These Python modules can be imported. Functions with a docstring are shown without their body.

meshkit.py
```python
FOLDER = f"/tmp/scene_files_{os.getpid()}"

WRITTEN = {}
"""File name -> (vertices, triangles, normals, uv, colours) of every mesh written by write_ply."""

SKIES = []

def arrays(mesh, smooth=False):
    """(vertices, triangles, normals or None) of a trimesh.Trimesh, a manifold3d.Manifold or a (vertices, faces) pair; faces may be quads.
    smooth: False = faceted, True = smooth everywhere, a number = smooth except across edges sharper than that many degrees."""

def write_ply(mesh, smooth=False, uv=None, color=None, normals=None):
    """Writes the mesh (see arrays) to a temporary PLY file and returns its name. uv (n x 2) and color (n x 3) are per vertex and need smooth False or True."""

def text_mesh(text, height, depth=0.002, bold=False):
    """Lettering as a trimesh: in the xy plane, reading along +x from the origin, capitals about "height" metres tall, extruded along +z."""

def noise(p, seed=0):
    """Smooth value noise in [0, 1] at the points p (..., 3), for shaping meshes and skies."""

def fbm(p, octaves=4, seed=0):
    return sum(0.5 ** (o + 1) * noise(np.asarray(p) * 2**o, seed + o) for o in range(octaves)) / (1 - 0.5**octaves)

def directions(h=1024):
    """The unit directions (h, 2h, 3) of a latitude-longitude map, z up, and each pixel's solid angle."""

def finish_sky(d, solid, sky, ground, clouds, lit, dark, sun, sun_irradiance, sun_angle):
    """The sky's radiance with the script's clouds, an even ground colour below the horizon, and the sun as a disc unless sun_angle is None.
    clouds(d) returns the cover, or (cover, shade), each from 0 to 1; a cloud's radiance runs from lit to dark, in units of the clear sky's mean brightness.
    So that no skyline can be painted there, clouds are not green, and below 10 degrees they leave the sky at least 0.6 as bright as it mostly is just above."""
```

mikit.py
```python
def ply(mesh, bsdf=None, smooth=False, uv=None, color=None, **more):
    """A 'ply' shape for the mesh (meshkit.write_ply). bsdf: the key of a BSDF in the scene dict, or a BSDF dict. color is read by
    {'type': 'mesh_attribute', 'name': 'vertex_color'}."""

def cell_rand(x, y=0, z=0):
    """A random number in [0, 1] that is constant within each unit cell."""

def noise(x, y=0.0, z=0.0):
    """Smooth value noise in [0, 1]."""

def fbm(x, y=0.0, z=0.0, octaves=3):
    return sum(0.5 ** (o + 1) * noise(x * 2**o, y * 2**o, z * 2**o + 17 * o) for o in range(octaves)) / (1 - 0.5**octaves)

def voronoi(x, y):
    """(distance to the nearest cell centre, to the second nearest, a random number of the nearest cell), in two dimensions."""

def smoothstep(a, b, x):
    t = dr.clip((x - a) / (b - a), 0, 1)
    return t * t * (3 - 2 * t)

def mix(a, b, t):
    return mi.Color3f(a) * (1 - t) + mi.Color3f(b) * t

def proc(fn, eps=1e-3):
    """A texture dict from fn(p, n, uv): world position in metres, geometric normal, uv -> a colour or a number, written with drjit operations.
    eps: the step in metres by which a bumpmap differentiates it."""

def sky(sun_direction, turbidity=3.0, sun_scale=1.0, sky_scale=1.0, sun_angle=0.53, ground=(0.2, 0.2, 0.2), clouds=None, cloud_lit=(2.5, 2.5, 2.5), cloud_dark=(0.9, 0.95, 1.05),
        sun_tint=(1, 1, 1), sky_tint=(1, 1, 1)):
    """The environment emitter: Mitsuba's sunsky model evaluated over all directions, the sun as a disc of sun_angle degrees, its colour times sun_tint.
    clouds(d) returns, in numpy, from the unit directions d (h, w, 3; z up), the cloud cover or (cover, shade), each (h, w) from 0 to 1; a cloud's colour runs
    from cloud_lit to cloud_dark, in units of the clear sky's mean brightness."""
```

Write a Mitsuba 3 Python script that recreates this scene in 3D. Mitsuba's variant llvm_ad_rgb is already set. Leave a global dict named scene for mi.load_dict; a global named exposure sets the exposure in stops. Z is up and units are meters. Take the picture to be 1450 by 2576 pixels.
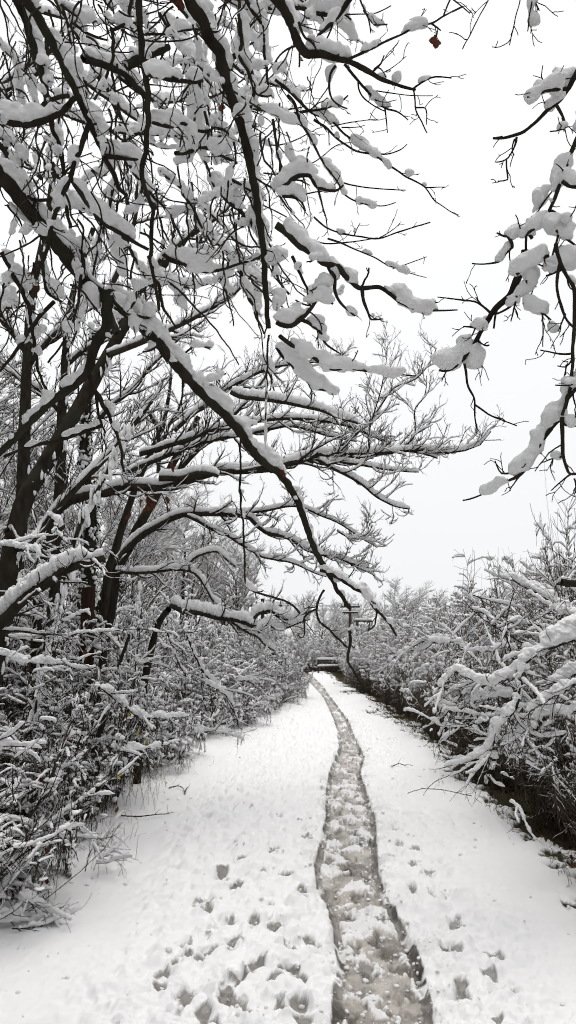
import math
import numpy as np, trimesh
import mitsuba as mi
import mikit, meshkit
from mikit import noise, fbm, smoothstep, mix

T = mi.ScalarTransform4f
scene, labels = {}, {}

# ------------------------------------------------------------------ camera, sky, exposure
EYE = np.array([0.0, 0.0, 1.6])
PITCH = math.radians(11.3)
F, CX, CY = 1733.0, 725.0, 1288.0            # focal length and centre, in units of a 1450 x 2576 picture
FWD = np.array([0.0, math.cos(PITCH), math.sin(PITCH)])
UPV = np.array([0.0, -math.sin(PITCH), math.cos(PITCH)])
RGT = np.array([1.0, 0.0, 0.0])
scene['camera'] = {'type': 'perspective', 'fov': math.degrees(2 * math.atan(CX / F)), 'fov_axis': 'x', 'near_clip': 0.05, 'far_clip': 2000.0,
                   'to_world': T().look_at(origin=EYE.tolist(), target=(EYE + FWD).tolist(), up=[0, 0, 1])}
exposure = 2.27


def overcast(d):
    """An even cloud sheet, a little darker towards the horizon, as overcast skies are."""
    return np.ones(d.shape[:2]), np.clip(.75 - 1.0 * d[..., 2], 0, 1) * .8 + .25 * (meshkit.fbm(d * 2.2 + 5, 3) - .35)


scene['sky'] = mikit.sky((0.05, 0.12, 1.0), turbidity=3, sun_scale=0.3, sun_tint=(0.875, 0.965, 1.14), sun_angle=60, ground=(0.6, 0.6, 0.6), clouds=overcast, cloud_lit=(1.56, 1.575, 1.59), cloud_dark=(1.16, 1.18, 1.2))


def at(x, y, d):
    """The point at depth d metres that stands at (x, y) of the 1450 x 2576 photograph."""
    x, y, d = np.broadcast_arrays(np.asarray(x, float), np.asarray(y, float), np.asarray(d, float))
    return EYE + d[..., None] * (FWD + (x[..., None] - CX) / F * RGT + (CY - y[..., None]) / F * UPV)


def on_ground(x, y, z=0.0):
    v = FWD + (x - CX) / F * RGT + (CY - y) / F * UPV
    return EYE + v * ((z - EYE[2]) / v[2])


# ------------------------------------------------------------------ materials
def bark_color(p, n, uv):
    a = fbm(p.x * 30, p.y * 30, p.z * 9, 3)
    b = noise(p.x * 6, p.y * 6, p.z * 5)
    return mix(mix((0.010, 0.009, 0.007), (0.045, 0.038, 0.031), a), (0.036, 0.04, 0.027), 0.45 * smoothstep(0.5, 0.85, b))


def red_bark_color(p, n, uv):
    a = fbm(p.x * 45, p.y * 45, p.z * 6, 3)
    return mix((0.010, 0.007, 0.006), (0.055, 0.032, 0.024), a)


def trunk_bump(p, n, uv):
    return fbm(p.x * 26, p.y * 26, p.z * 7, 3) * 0.02


def slush_bump(p, n, uv):
    return fbm(p.x * 60, p.y * 90, p.z * 60, 3) * 0.004


def snow_color(p, n, uv):
    return mix((0.83, 0.838, 0.845), (0.89, 0.895, 0.9), noise(p.x * 4, p.y * 4, p.z * 4))


def snow_bump(p, n, uv):
    return fbm(p.x * 90, p.y * 90, p.z * 90, 3) * 0.006


def two(b):
    return {'type': 'twosided', 'bsdf': b}


def rgb(*c):
    return {'type': 'rgb', 'value': list(c)}


scene['m_snow'] = two({'type': 'diffuse', 'reflectance': rgb(0.69, 0.694, 0.70)})
scene['m_near_snow'] = two({'type': 'bumpmap', 'arbitrary': mikit.proc(snow_bump, 2e-3), 'scale': 0.35, 'bsdf': {'type': 'diffuse', 'reflectance': rgb(0.69, 0.694, 0.70)}})
scene['m_bark'] = two({'type': 'diffuse', 'reflectance': mikit.proc(bark_color)})
scene['m_trunk'] = two({'type': 'bumpmap', 'arbitrary': mikit.proc(trunk_bump, 4e-3), 'scale': 1.0, 'bsdf': {'type': 'diffuse', 'reflectance': mikit.proc(bark_color)}})
scene['m_red_bark'] = two({'type': 'bumpmap', 'arbitrary': mikit.proc(trunk_bump, 4e-3), 'scale': 1.0, 'bsdf': {'type': 'diffuse', 'reflectance': mikit.proc(red_bark_color)}})
scene['m_twig'] = two({'type': 'diffuse', 'reflectance': rgb(0.038, 0.031, 0.024)})
scene['m_wood_twig'] = two({'type': 'diffuse', 'reflectance': rgb(0.09, 0.074, 0.058)})
scene['m_brown_twig'] = two({'type': 'diffuse', 'reflectance': rgb(0.075, 0.06, 0.045)})
scene['m_ground_snow'] = two({'type': 'bumpmap', 'arbitrary': mikit.proc(snow_bump, 2e-3), 'scale': 1.0, 'bsdf': {'type': 'diffuse', 'reflectance': {'type': 'mesh_attribute', 'name': 'vertex_color'}}})
scene['m_slush'] = two({'type': 'bumpmap', 'arbitrary': mikit.proc(slush_bump, 2e-3), 'scale': 1.0,
                        'bsdf': {'type': 'principled', 'base_color': {'type': 'mesh_attribute', 'name': 'vertex_color'}, 'roughness': 0.28, 'specular': 0.5}})
scene['m_leaf'] = two({'type': 'diffuse', 'reflectance': rgb(0.085, 0.035, 0.022)})
scene['m_yellow_leaf'] = two({'type': 'diffuse', 'reflectance': rgb(0.42, 0.36, 0.08)})
scene['m_litter'] = two({'type': 'diffuse', 'reflectance': rgb(0.11, 0.06, 0.035)})
scene['m_grass'] = two({'type': 'diffuse', 'reflectance': rgb(0.055, 0.075, 0.025)})
scene['m_dry_grass'] = two({'type': 'diffuse', 'reflectance': rgb(0.25, 0.2, 0.13)})
scene['m_ivy'] = two({'type': 'diffuse', 'reflectance': rgb(0.022, 0.032, 0.014)})
scene['m_wood'] = two({'type': 'diffuse', 'reflectance': rgb(0.045, 0.039, 0.034)})
scene['m_metal'] = two({'type': 'principled', 'base_color': rgb(0.12, 0.125, 0.13), 'roughness': 0.5, 'metallic': 0.3})
scene['m_ice'] = two({'type': 'principled', 'base_color': rgb(0.6, 0.58, 0.56), 'roughness': 0.25})


# ------------------------------------------------------------------ helpers: the scene dict
def key_for(name):
    if name not in scene and name not in labels and not any(k.startswith(name + '__') for k in scene):
        return name
    i = 1
    while f'{name}_{i:03d}' in scene or f'{name}_{i:03d}' in labels:
        i += 1
    return f'{name}_{i:03d}'


def thing(name, label, cat, group=None):
    k = key_for(name)
    labels[k] = {'label': label, 'category': cat}
    if group:
        labels[k]['group'] = group
    return k


def put(name, mesh, m, parent=None, smooth=True, color=None, kind=None, label=None, more=None):
    k = key_for(name if parent is None else f'{parent}__{name}')
    scene[k] = mikit.ply(mesh, m, smooth=smooth, color=color, **(more or {}))
    if kind or label:
        labels[k] = {}
        if kind:
            labels[k]['kind'] = kind
        if label:
            labels[k]['label'] = label
    return k


def cat(parts):
    parts = [p for p in parts if p is not None and len(p[1])]
    if not parts:
        return None
    at_, vs, fs = 0, [], []
    for v, f in parts:
        vs.append(v)
        fs.append(f + at_)
        at_ += len(v)
    return np.vstack(vs), np.vstack(fs)


# ------------------------------------------------------------------ helpers: strands (N polylines of n points) and what is made of them
def unit(v):
    return v / (np.linalg.norm(v, axis=-1, keepdims=True) + 1e-12)


def frames(P):
    t = unit(np.gradient(P, axis=1))
    a = np.cross(t[:, 0], [0.31, 0.23, 0.92])
    a = unit(np.where(np.linalg.norm(a, axis=1, keepdims=True) < 0.1, np.cross(t[:, 0], [1.0, 0, 0]), a))
    A = [a]
    for i in range(1, P.shape[1]):
        a = unit(a - (a * t[:, i]).sum(-1, keepdims=True) * t[:, i])
        A.append(a)
    A = np.stack(A, 1)
    return t, A, np.cross(t, A)


def rings_to_faces(N, n, s):
    i, j = np.meshgrid(np.arange(n - 1), np.arange(s), indexing='ij')
    q = np.stack([i * s + j, i * s + (j + 1) % s, (i + 1) * s + (j + 1) % s, (i + 1) * s + j], -1).reshape(-1, 4)
    f = np.vstack([q[:, [0, 1, 2]], q[:, [0, 2, 3]]])
    return (f[None] + (np.arange(N) * n * s)[:, None, None]).reshape(-1, 3)


def tubes(P, R, sides=4, rough=0.0, rng=None):
    N, n = P.shape[:2]
    t, A, B = frames(P)
    g = np.arange(sides) * 2 * np.pi / sides
    r = R[:, :, None] * np.ones(sides)
    if rough:
        r = r * (1 + rough * (rng.random(r.shape) - 0.5))
    V = P[:, :, None] + r[..., None] * (np.cos(g)[:, None] * A[:, :, None] + np.sin(g)[:, None] * B[:, :, None])
    return V.reshape(-1, 3), rings_to_faces(N, n, sides)


def resample(P, m):
    n = P.shape[1]
    s = np.linspace(0, n - 1, m)
    i = np.minimum(s.astype(int), n - 2)
    w = (s - i)[None, :, None] if P.ndim == 3 else (s - i)[None]
    return P[:, i] * (1 - w) + P[:, i + 1] * w


def sm(a, b, x):
    t = np.clip((x - a) / (b - a), 0, 1)
    return t * t * (3 - 2 * t)


def snow_tubes(P, R, w, rng, sides=5, m=None, lo=0.35, hi=0.85, freq=9.0, gap=0.3, keep=None, tall=1.1, lumps=1.0, lift=1.0):
    """Snow lying along strands: an uneven ridge on the upper side, thick where the strand runs level, thin or gone where it is steep."""
    m = m or 2 * P.shape[1]
    P, R = resample(P, m), resample(R, m)
    t = unit(np.gradient(P, axis=1))
    h = np.sqrt(np.clip(1 - t[..., 2] ** 2, 0, 1))
    q = P * freq + rng.random(3) * 50
    lump = meshkit.noise(q, 3) * 0.65 + meshkit.noise(q * 2.7, 5) * 0.35
    rs = w * sm(lo, hi, h) * (0.3 + 1.05 * sm(gap - 0.18, gap + 0.35, lump) * lumps)
    if keep is not None:
        rs = rs * keep(P)
    u = np.linspace(0, 1, m)
    e = np.clip(np.minimum(u + .04, 1.03 - u) * 9, 0, 1) ** .5
    rs = rs * e
    ok = rs.max(1) > 0.25 * w
    P, R, rs, t = P[ok], R[ok], rs[ok], t[ok]
    if not len(P):
        return None
    side = unit(np.cross(t, [0, 0, 1.0]) + 1e-6)
    up = unit(np.cross(side, t) + [0, 0, 0.6])
    C = P + up * (R + lift * rs)[..., None]
    g = np.arange(sides) * 2 * np.pi / sides + 0.3
    j = 1 + 0.45 * (rng.random((len(P), m, sides)) - 0.5)
    V = C[:, :, None] + rs[:, :, None, None] * j[..., None] * (np.cos(g)[:, None] * side[:, :, None] * 0.95 + np.sin(g)[:, None] * up[:, :, None] * tall)
    return V.reshape(-1, 3), rings_to_faces(len(P), m, sides)


ICO = trimesh.creation.icosphere(subdivisions=2)


def blobs(C, S, rng, sub=1):
    """Lumpy clods of snow of half-widths S (k x 3) at C."""
    ico = ICO if sub == 2 else trimesh.creation.icosphere(subdivisions=sub)
    v = np.array(ico.vertices)
    q = v[None] * 1.6 + rng.random((len(C), 1, 3)) * 90
    d = 0.62 + 0.75 * meshkit.noise(q, 9)
    V = C[:, None] + v[None] * d[..., None] * S[:, None]
    F = (np.array(ico.faces)[None] + (np.arange(len(C)) * len(v))[:, None, None]).reshape(-1, 3)
    return V.reshape(-1, 3), F


def sprout(P, R, k, m, length, rng, angle=(35, 65), t0=0.15, t1=1.0, up=0.0, wander=0.12, grav=0.0, ratio=0.6, tip=0.25, rmin=0.0012, taper_len=0.55, flat=0.0, rmax=1.0):
    """k shoots from every strand: (N*k, m, 3) points and (N*k, m) radii."""
    N, n = P.shape[:2]
    t = t0 + (t1 - t0) * ((np.arange(k)[None] + rng.random((N, k))) / k)
    s = t * (n - 1)
    i = np.minimum(s.astype(int), n - 2)
    w = (s - i)[..., None]
    rows = np.arange(N)[:, None]
    base = P[rows, i] * (1 - w) + P[rows, i + 1] * w
    tang = unit(P[rows, i + 1] - P[rows, i])
    pr = R[rows, i] * (1 - w[..., 0]) + R[rows, i + 1] * w[..., 0]
    x = rng.normal(size=base.shape)
    x[..., 2] *= 1 - flat
    perp = unit(x - (x * tang).sum(-1, keepdims=True) * tang)
    a = np.radians(rng.uniform(*angle, size=(N, k)))[..., None]
    d = unit(np.cos(a) * tang + np.sin(a) * perp + [0, 0, up])
    L = length * (1 - taper_len * t) * rng.uniform(0.45, 1.25, (N, k))
    M = N * k
    p, d, L = base.reshape(M, 3), d.reshape(M, 3), L.reshape(M)
    pts = [p]
    bias = rng.normal(size=(M, 3)) * wander * 0.5
    for _ in range(m - 1):
        d = unit(d + rng.normal(size=(M, 3)) * wander + bias + [0, 0, grav])
        p = p + d * (L / (m - 1))[:, None]
        pts.append(p)
    r0 = np.clip(pr.reshape(M) * ratio, rmin, rmax)
    rr = np.maximum(r0[:, None] * np.linspace(1, tip, m), rmin * 0.7)
    return np.stack(pts, 1), rr


def spline(pts, m):
    """A smooth curve through pts (k x c), m points evenly spread."""
    pts = np.asarray(pts, float)
    if len(pts) == 2:
        return pts[0] + np.linspace(0, 1, m)[:, None] * (pts[1] - pts[0])
    from scipy.interpolate import PchipInterpolator
    s = np.concatenate([[0], np.cumsum(np.linalg.norm(np.diff(pts, axis=0), axis=1) + 1e-9)])
    return PchipInterpolator(s, pts, axis=0)(np.linspace(0, s[-1], m))


# ------------------------------------------------------------------ helpers: snow heaped over near branches, as one implicit surface
def surface_nets(f, origin, h):
    """Triangles of the surface f = 0 (inside negative) on a regular grid."""
    inside = f < 0
    c = [inside[a:inside.shape[0] - 1 + a, b:inside.shape[1] - 1 + b, e:inside.shape[2] - 1 + e] for a in (0, 1) for b in (0, 1) for e in (0, 1)]
    cnt = sum(x.astype(np.int8) for x in c)
    act = (cnt > 0) & (cnt < 8)
    idx = np.argwhere(act)
    if not len(idx):
        return None
    number = -np.ones(act.shape, np.int64)
    number[act] = np.arange(len(idx))
    corners = np.array([[a, b, e] for a in (0, 1) for b in (0, 1) for e in (0, 1)])
    val = np.stack([f[idx[:, 0] + a, idx[:, 1] + b, idx[:, 2] + e] for a, b, e in corners], 1)
    acc, num = np.zeros((len(idx), 3)), np.zeros(len(idx))
    for i in range(8):
        for j in range(i + 1, 8):
            if np.abs(corners[i] - corners[j]).sum() == 1:
                cross = (val[:, i] < 0) != (val[:, j] < 0)
                tt = np.where(cross, val[:, i] / np.where(cross, val[:, i] - val[:, j], 1), 0)
                acc += np.where(cross[:, None], corners[i] + tt[:, None] * (corners[j] - corners[i]), 0)
                num += cross
    V = origin + h * (idx + acc / num[:, None])
    quads = []
    for ax in range(3):
        a0 = [slice(None)] * 3
        a1 = [slice(None)] * 3
        a0[ax], a1[ax] = slice(0, -1), slice(1, None)
        s0, s1 = inside[tuple(a0)], inside[tuple(a1)]
        e = np.argwhere(s0 != s1)
        u, v = (ax + 1) % 3, (ax + 2) % 3
        okk = (e[:, u] > 0) & (e[:, v] > 0) & (e[:, u] < f.shape[u] - 1) & (e[:, v] < f.shape[v] - 1)
        e = e[okk]
        du, dv = np.eye(3, dtype=int)[u], np.eye(3, dtype=int)[v]
        q = np.stack([number[tuple((e - du - dv).T)], number[tuple((e - dv).T)], number[tuple(e.T)], number[tuple((e - du).T)]], 1)
        flip = ~s0[tuple(e.T)]
        q[flip] = q[flip][:, ::-1]
        quads.append(q)
    q = np.vstack(quads)
    return V, np.vstack([q[:, [0, 1, 2]], q[:, [0, 2, 3]]])


def heap(C, Rad, h=0.007, k=None, amp=0.35, seed=0, freq=30.0):
    """Snow as the smooth union of the balls (C, Rad), its skin roughened by noise."""
    if not len(C):
        return None
    k = k or 1.0 / (0.9 * h)
    lo, hi = (C - Rad[:, None]).min(0) - 5 * h, (C + Rad[:, None]).max(0) + 5 * h
    shape = np.ceil((hi - lo) / h).astype(int) + 1
    S = np.zeros(shape, np.float32)
    for c, r in zip(C, Rad):
        i0 = np.maximum(np.floor((c - r - 3.5 * h - lo) / h).astype(int), 0)
        i1 = np.minimum(np.ceil((c + r + 3.5 * h - lo) / h).astype(int) + 1, shape)
        ax = [np.arange(a, b) * h + o - cc for a, b, o, cc in zip(i0, i1, lo, c)]
        d = np.sqrt(ax[0][:, None, None] ** 2 + ax[1][None, :, None] ** 2 + ax[2][None, None] ** 2) - r
        S[i0[0]:i1[0], i0[1]:i1[1], i0[2]:i1[2]] += np.exp(-k * np.maximum(d, -0.5 * r - 8 * h))
    f = np.where(S > 0, -np.log(np.maximum(S, 1e-30)) / k, 10 * h).astype(np.float32)
    near = np.argwhere(np.abs(f) < 3 * h)
    p = lo + near * h
    nz = (meshkit.noise(p * freq, seed) * 0.6 + meshkit.noise(p * freq * 2.3, seed + 1) * 0.4 - 0.45)
    f[tuple(near.T)] += (nz * amp * 7 * h).astype(np.float32)
    return surface_nets(f, lo, h)


def load(P, R, w, rng, h=0.007, freq=15.0, bare=0.34, lift=1.08, second=0.85):
    """Balls of snow along one branch (n x 3)."""
    seg = np.linalg.norm(np.diff(P, axis=0), axis=1)
    L = seg.sum()
    m = max(int(L / (0.35 * float(np.mean(w)))), 4)
    s = np.concatenate([[0], np.cumsum(seg)])
    u = np.linspace(0, L, m)
    Q = np.stack([np.interp(u, s, P[:, a]) for a in range(3)], 1)
    RR = np.interp(u, s, R)
    t = unit(np.gradient(Q, axis=0))
    hz = np.sqrt(np.clip(1 - t[:, 2] ** 2, 0, 1))
    ww = np.interp(u, s, w) if np.ndim(w) else w
    lump = meshkit.noise(Q * freq + rng.random(3) * 40, 4)
    rs = 0.74 * ww * (0.3 + 0.7 * sm(0.15, 0.75, hz)) * (0.3 + 1.0 * sm(bare - 0.2, bare + 0.4, lump)) * np.sin(np.linspace(0.25, np.pi - 0.12, m)) ** 0.4
    ok = rs > 0.9 * h
    side = unit(np.cross(t, [0, 0, 1.0]) + 1e-6)
    up = unit(np.cross(side, t) + [0, 0, 0.7])
    C1 = Q + up * (RR * 0.7 + .78 * lift * rs)[:, None] + side * (rng.normal(size=m) * 0.18 * rs)[:, None]
    C2 = Q + up * (RR * 0.7 + 1.45 * lift * rs)[:, None] + side * (rng.normal(size=m) * 0.22 * rs)[:, None]
    C4 = Q + up * (RR * 0.7 + 2.0 * lift * rs)[:, None] + side * (rng.normal(size=m) * 0.25 * rs)[:, None]
    r2 = rs * second * rng.uniform(0.55, .95, m)
    r4 = rs * rng.uniform(.3, .8, m) * (meshkit.noise(Q * freq * 1.3 + 9, 6) > .42)
    out = unit(rng.normal(size=(m, 3)) + up * .8)
    r3 = rs * rng.uniform(.2, .5, m)
    C3 = Q + up * (RR * 0.7 + 1.4 * lift * rs)[:, None] + out * (rs * rng.uniform(.7, 1.05, m))[:, None]
    k3, k2, k4 = ok & (r3 > 1.1 * h), ok & (r2 > h), ok & (r4 > h)
    return np.vstack([C1[ok], C2[k2], C3[k3], C4[k4]]), np.concatenate([.8 * rs[ok], r2[k2], r3[k3], r4[k4]])



# ------------------------------------------------------------------ the ground: verges, the trodden path and its slushy wheel track, one sheet of three pieces
LEFT_EDGE = np.array([[-1.75, -60], [-1.75, 4], [-1.75, 7.3], [-1.7, 12], [-1.05, 15], [-0.4, 19], [0.25, 24], [0.1, 34], [0.2, 44], [-1.2, 50]])
RIGHT_EDGE = np.array([[2.35, -60], [2.3, 5], [2.5, 8], [2.65, 12], [2.8, 20], [2.9, 28], [2.7, 36], [2.9, 46], [2.9, 50]])


def left_edge(y):
    return np.interp(y, LEFT_EDGE[:, 1], LEFT_EDGE[:, 0])


def right_edge(y):
    return np.interp(y, RIGHT_EDGE[:, 1], RIGHT_EDGE[:, 0])


def track(points):
    g = np.array([on_ground(x, y)[:2] for x, y in points])
    return g[np.argsort(g[:, 1])]


RUT_L = track([(845, 2620), (850, 2520), (858, 2440), (850, 2350), (835, 2290), (806, 2230), (798, 2180), (812, 2130), (826, 2060), (826, 1990), (836, 1940), (858, 1880), (853, 1840), (835, 1790), (815, 1750), (770, 1705), (757, 1694)])
RUT_R = track([(1078, 2620), (1072, 2540), (1060, 2470), (1030, 2390), (1000, 2320), (968, 2265), (945, 2200), (940, 2120), (938, 2060), (915, 1990), (902, 1950), (914, 1905), (890, 1855), (872, 1810), (842, 1770), (812, 1728), (790, 1705), (776, 1694)])


def rut_x(rut, y):
    return np.interp(y, rut[:, 1], rut[:, 0])


STEPS = [(522, 2279, 1), (592, 2231, .8), (557, 2199, .9), (560, 2332, .9), (525, 2402, 1), (582, 2379, .7), (640, 2434, .9), (580, 2482, 1), (600, 2540, 1.1), (405, 2472, .9), (455, 2527, .9),
         (715, 2332, 1), (672, 2287, .7), (715, 2452, 1), (495, 2374, .8), (500, 2282, .8), (602, 2134, .7), (610, 2162, .6), (720, 2204, .7), (632, 2039, .5), (1145, 2329, .6), (1125, 2404, .6), (1150, 2404, .55), (1160, 2504, .75), (1165, 2539, .6),
         (1275, 2512, .6), (1235, 2462, .55), (1095, 2257, .55), (1135, 2257, .5), (1080, 2204, .5), (1035, 2244, .7), (760, 2252, .8), (755, 2544, 1), (740, 2452, .9), (1250, 2419, .5), (1050, 2142, .5), (1005, 2129, .5), (995, 2094, .5),
         (1035, 2107, .5), (783, 2377, .7), (690, 2140, .6), (770, 2110, .6), (665, 2200, .6), (755, 2070, .5), (700, 2060, .5), (640, 2330, .7), (460, 2420, .7), (730, 2390, .7), (560, 2470, .7), (690, 2530, .8), (520, 2560, .8), (1240, 2580, .6), (1040, 2180, .5), (980, 2160, .5)]


def axis_steps(knots):
    out = [knots[0][0]]
    for (a, _), (b, h) in zip(knots[:-1], knots[1:]):
        n = max(int(round((b - a) / h)), 1)
        out += list(np.linspace(a, b, n + 1)[1:])
    return np.array(out)


xs = axis_steps([(-600, 0), (-100, 100), (-30, 10), (-8, 2), (-4, .3), (-2.6, .08), (-1.5, .018), (1.9, .0078), (2.7, .014), (3.6, .05), (6, .3), (10, 1), (40, 10), (100, 30), (600, 100)])
ys, y = [-120, -40, -15, -6, -3, -1, 0, 1, 1.8, 2.4, 2.8], 2.95
while y < 70:
    ys.append(y)
    y += max(0.0085, 0.00085 * y * y)
ys = np.array(ys + [75, 85, 100, 140, 220, 400, 800])
X, Y = np.meshgrid(xs, ys)


def n3(x, y, fx, fy, seed):
    a = seed * 1.37
    u, v = x * math.cos(a) - y * math.sin(a), x * math.sin(a) + y * math.cos(a)
    fu, fv = (fx, fy) if abs(math.cos(a)) > .7 else (fy, fx)
    return meshkit.noise(np.stack([u * fu + 3.1, v * fv - 1.7, np.full_like(x, seed * 7.3)], -1), seed)


xl, xr, el, er = rut_x(RUT_L, Y), rut_x(RUT_R, Y), left_edge(Y), right_edge(Y)
mid = (xl + xr) / 2
near = (Y < 52)
# how trodden the snow is: strong around the track, none on the banks
tread = sm(el + 0.35, el + 0.95, X + 0.5 * (n3(X, Y, 1.3, .7, 3) - .5)) * (1 - sm(xr + 0.35, xr + 0.95, X + 0.4 * (n3(X, Y, 1.3, .6, 4) - .5))) * near
tread *= 0.35 + 0.65 * sm(-0.75, -0.35, X - xl + 0.8 + 0.6 * (n3(X, Y, 1.1, .6, 5) - .5))
fine = sm(40, 9, Y)
bill = sum(0.5 ** o * np.abs(2 * n3(X, Y, 9 * 2 ** o, 9 * 2 ** o, 11 + o) - 1) for o in range(3))
lump = sum(0.5 ** o * n3(X, Y, 14 * 2 ** o, 14 * 2 ** o, 21 + o) for o in range(3))
Z = 0.05 * (n3(X, Y, .45, .45, 1) - .5) + 0.03 * (n3(X, Y, 1.6, 1.6, 2) - .5) + 0.007 * (n3(X, Y, 7, 7, 6) - .5) + 0.004 * (n3(X, Y, 30, 30, 8) - .5)
Z += .010 * (n3(X, Y, 13, 13, 16) - .5) * fine + .005 * (n3(X, Y, 62, 62, 17) - .5) * sm(14, 5, Y)
inside0 = sm(-0.03, 0.05, X - xl) * sm(-0.03, 0.05, xr - X)
Z += (1 - .55 * inside0) * tread * fine * (0.05 * bill + 0.045 * (lump - .9))
# the banks: soft humps along the left hedge foot, a rounded shoulder right of the path
Z += 0.10 * sm(0.8, -0.1, X - el) * n3(X, Y, 2.2, 2.2, 9) + 0.10 * sm(0.0, -1.2, X - el) * n3(X, Y, 4, 4, 10)
Z += 0.05 * sm(xr + .5, xr + 1.0, X) * sm(er + .2, er - .5, X)
# the wheel track
wig = 0.03 * (n3(X, Y, 3, 6, 31) - .5)
inside = sm(-0.03, 0.05, X - xl + wig) * sm(-0.03, 0.05, xr - X + wig) * near
w_rut = 0.026 + 0.0008 * Y
ruts = np.maximum(np.exp(-((X - xl + wig * .5) / w_rut) ** 2), np.exp(-((X - xr + wig * .5) / w_rut) ** 2))
inner = 0.75 * np.exp(-((X - xl - .085 + wig) / (w_rut * .8)) ** 2) * n3(X, Y, 1, .8, 37)
ruts = np.maximum(ruts, inner) * near
patch = n3(X, Y, 8, 4.5, 33) * .5 + n3(X, Y, 22, 13, 34) * .32 + n3(X, Y, 55, 40, 35) * .18
dense = 0.56 + 0.05 * sm(8, 16, Y) + 0.05 * sm(20, 35, Y)
wet = inside * sm(dense + .02, dense - .03, patch)
wet = np.maximum(wet, sm(.35, .6, ruts) * sm(.67, .56, n3(X, Y, 7, 4, 38) * .6 + n3(X, Y, 26, 18, 39) * .4))
spill = np.exp(-((np.minimum(np.abs(X - xl), np.abs(X - xr))) / .16) ** 2) * sm(.56, .66, n3(X, Y, 6, 7, 41)) * near * .5
soft = np.maximum(spill, 0.30 * inside)
Z -= 0.022 * inside + 0.034 * ruts * (.4 + 1.1 * n3(X, Y, 5, 4, 36))
Z -= 0.010 * wet * (1 - ruts)
Z = np.where(inside > .3, Z + (wet > .4) * (0.003 * (n3(X, Y, 30, 120, 43) - .5)) + 0.009 * (1 - wet) * inside * lump * fine, Z)
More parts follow.
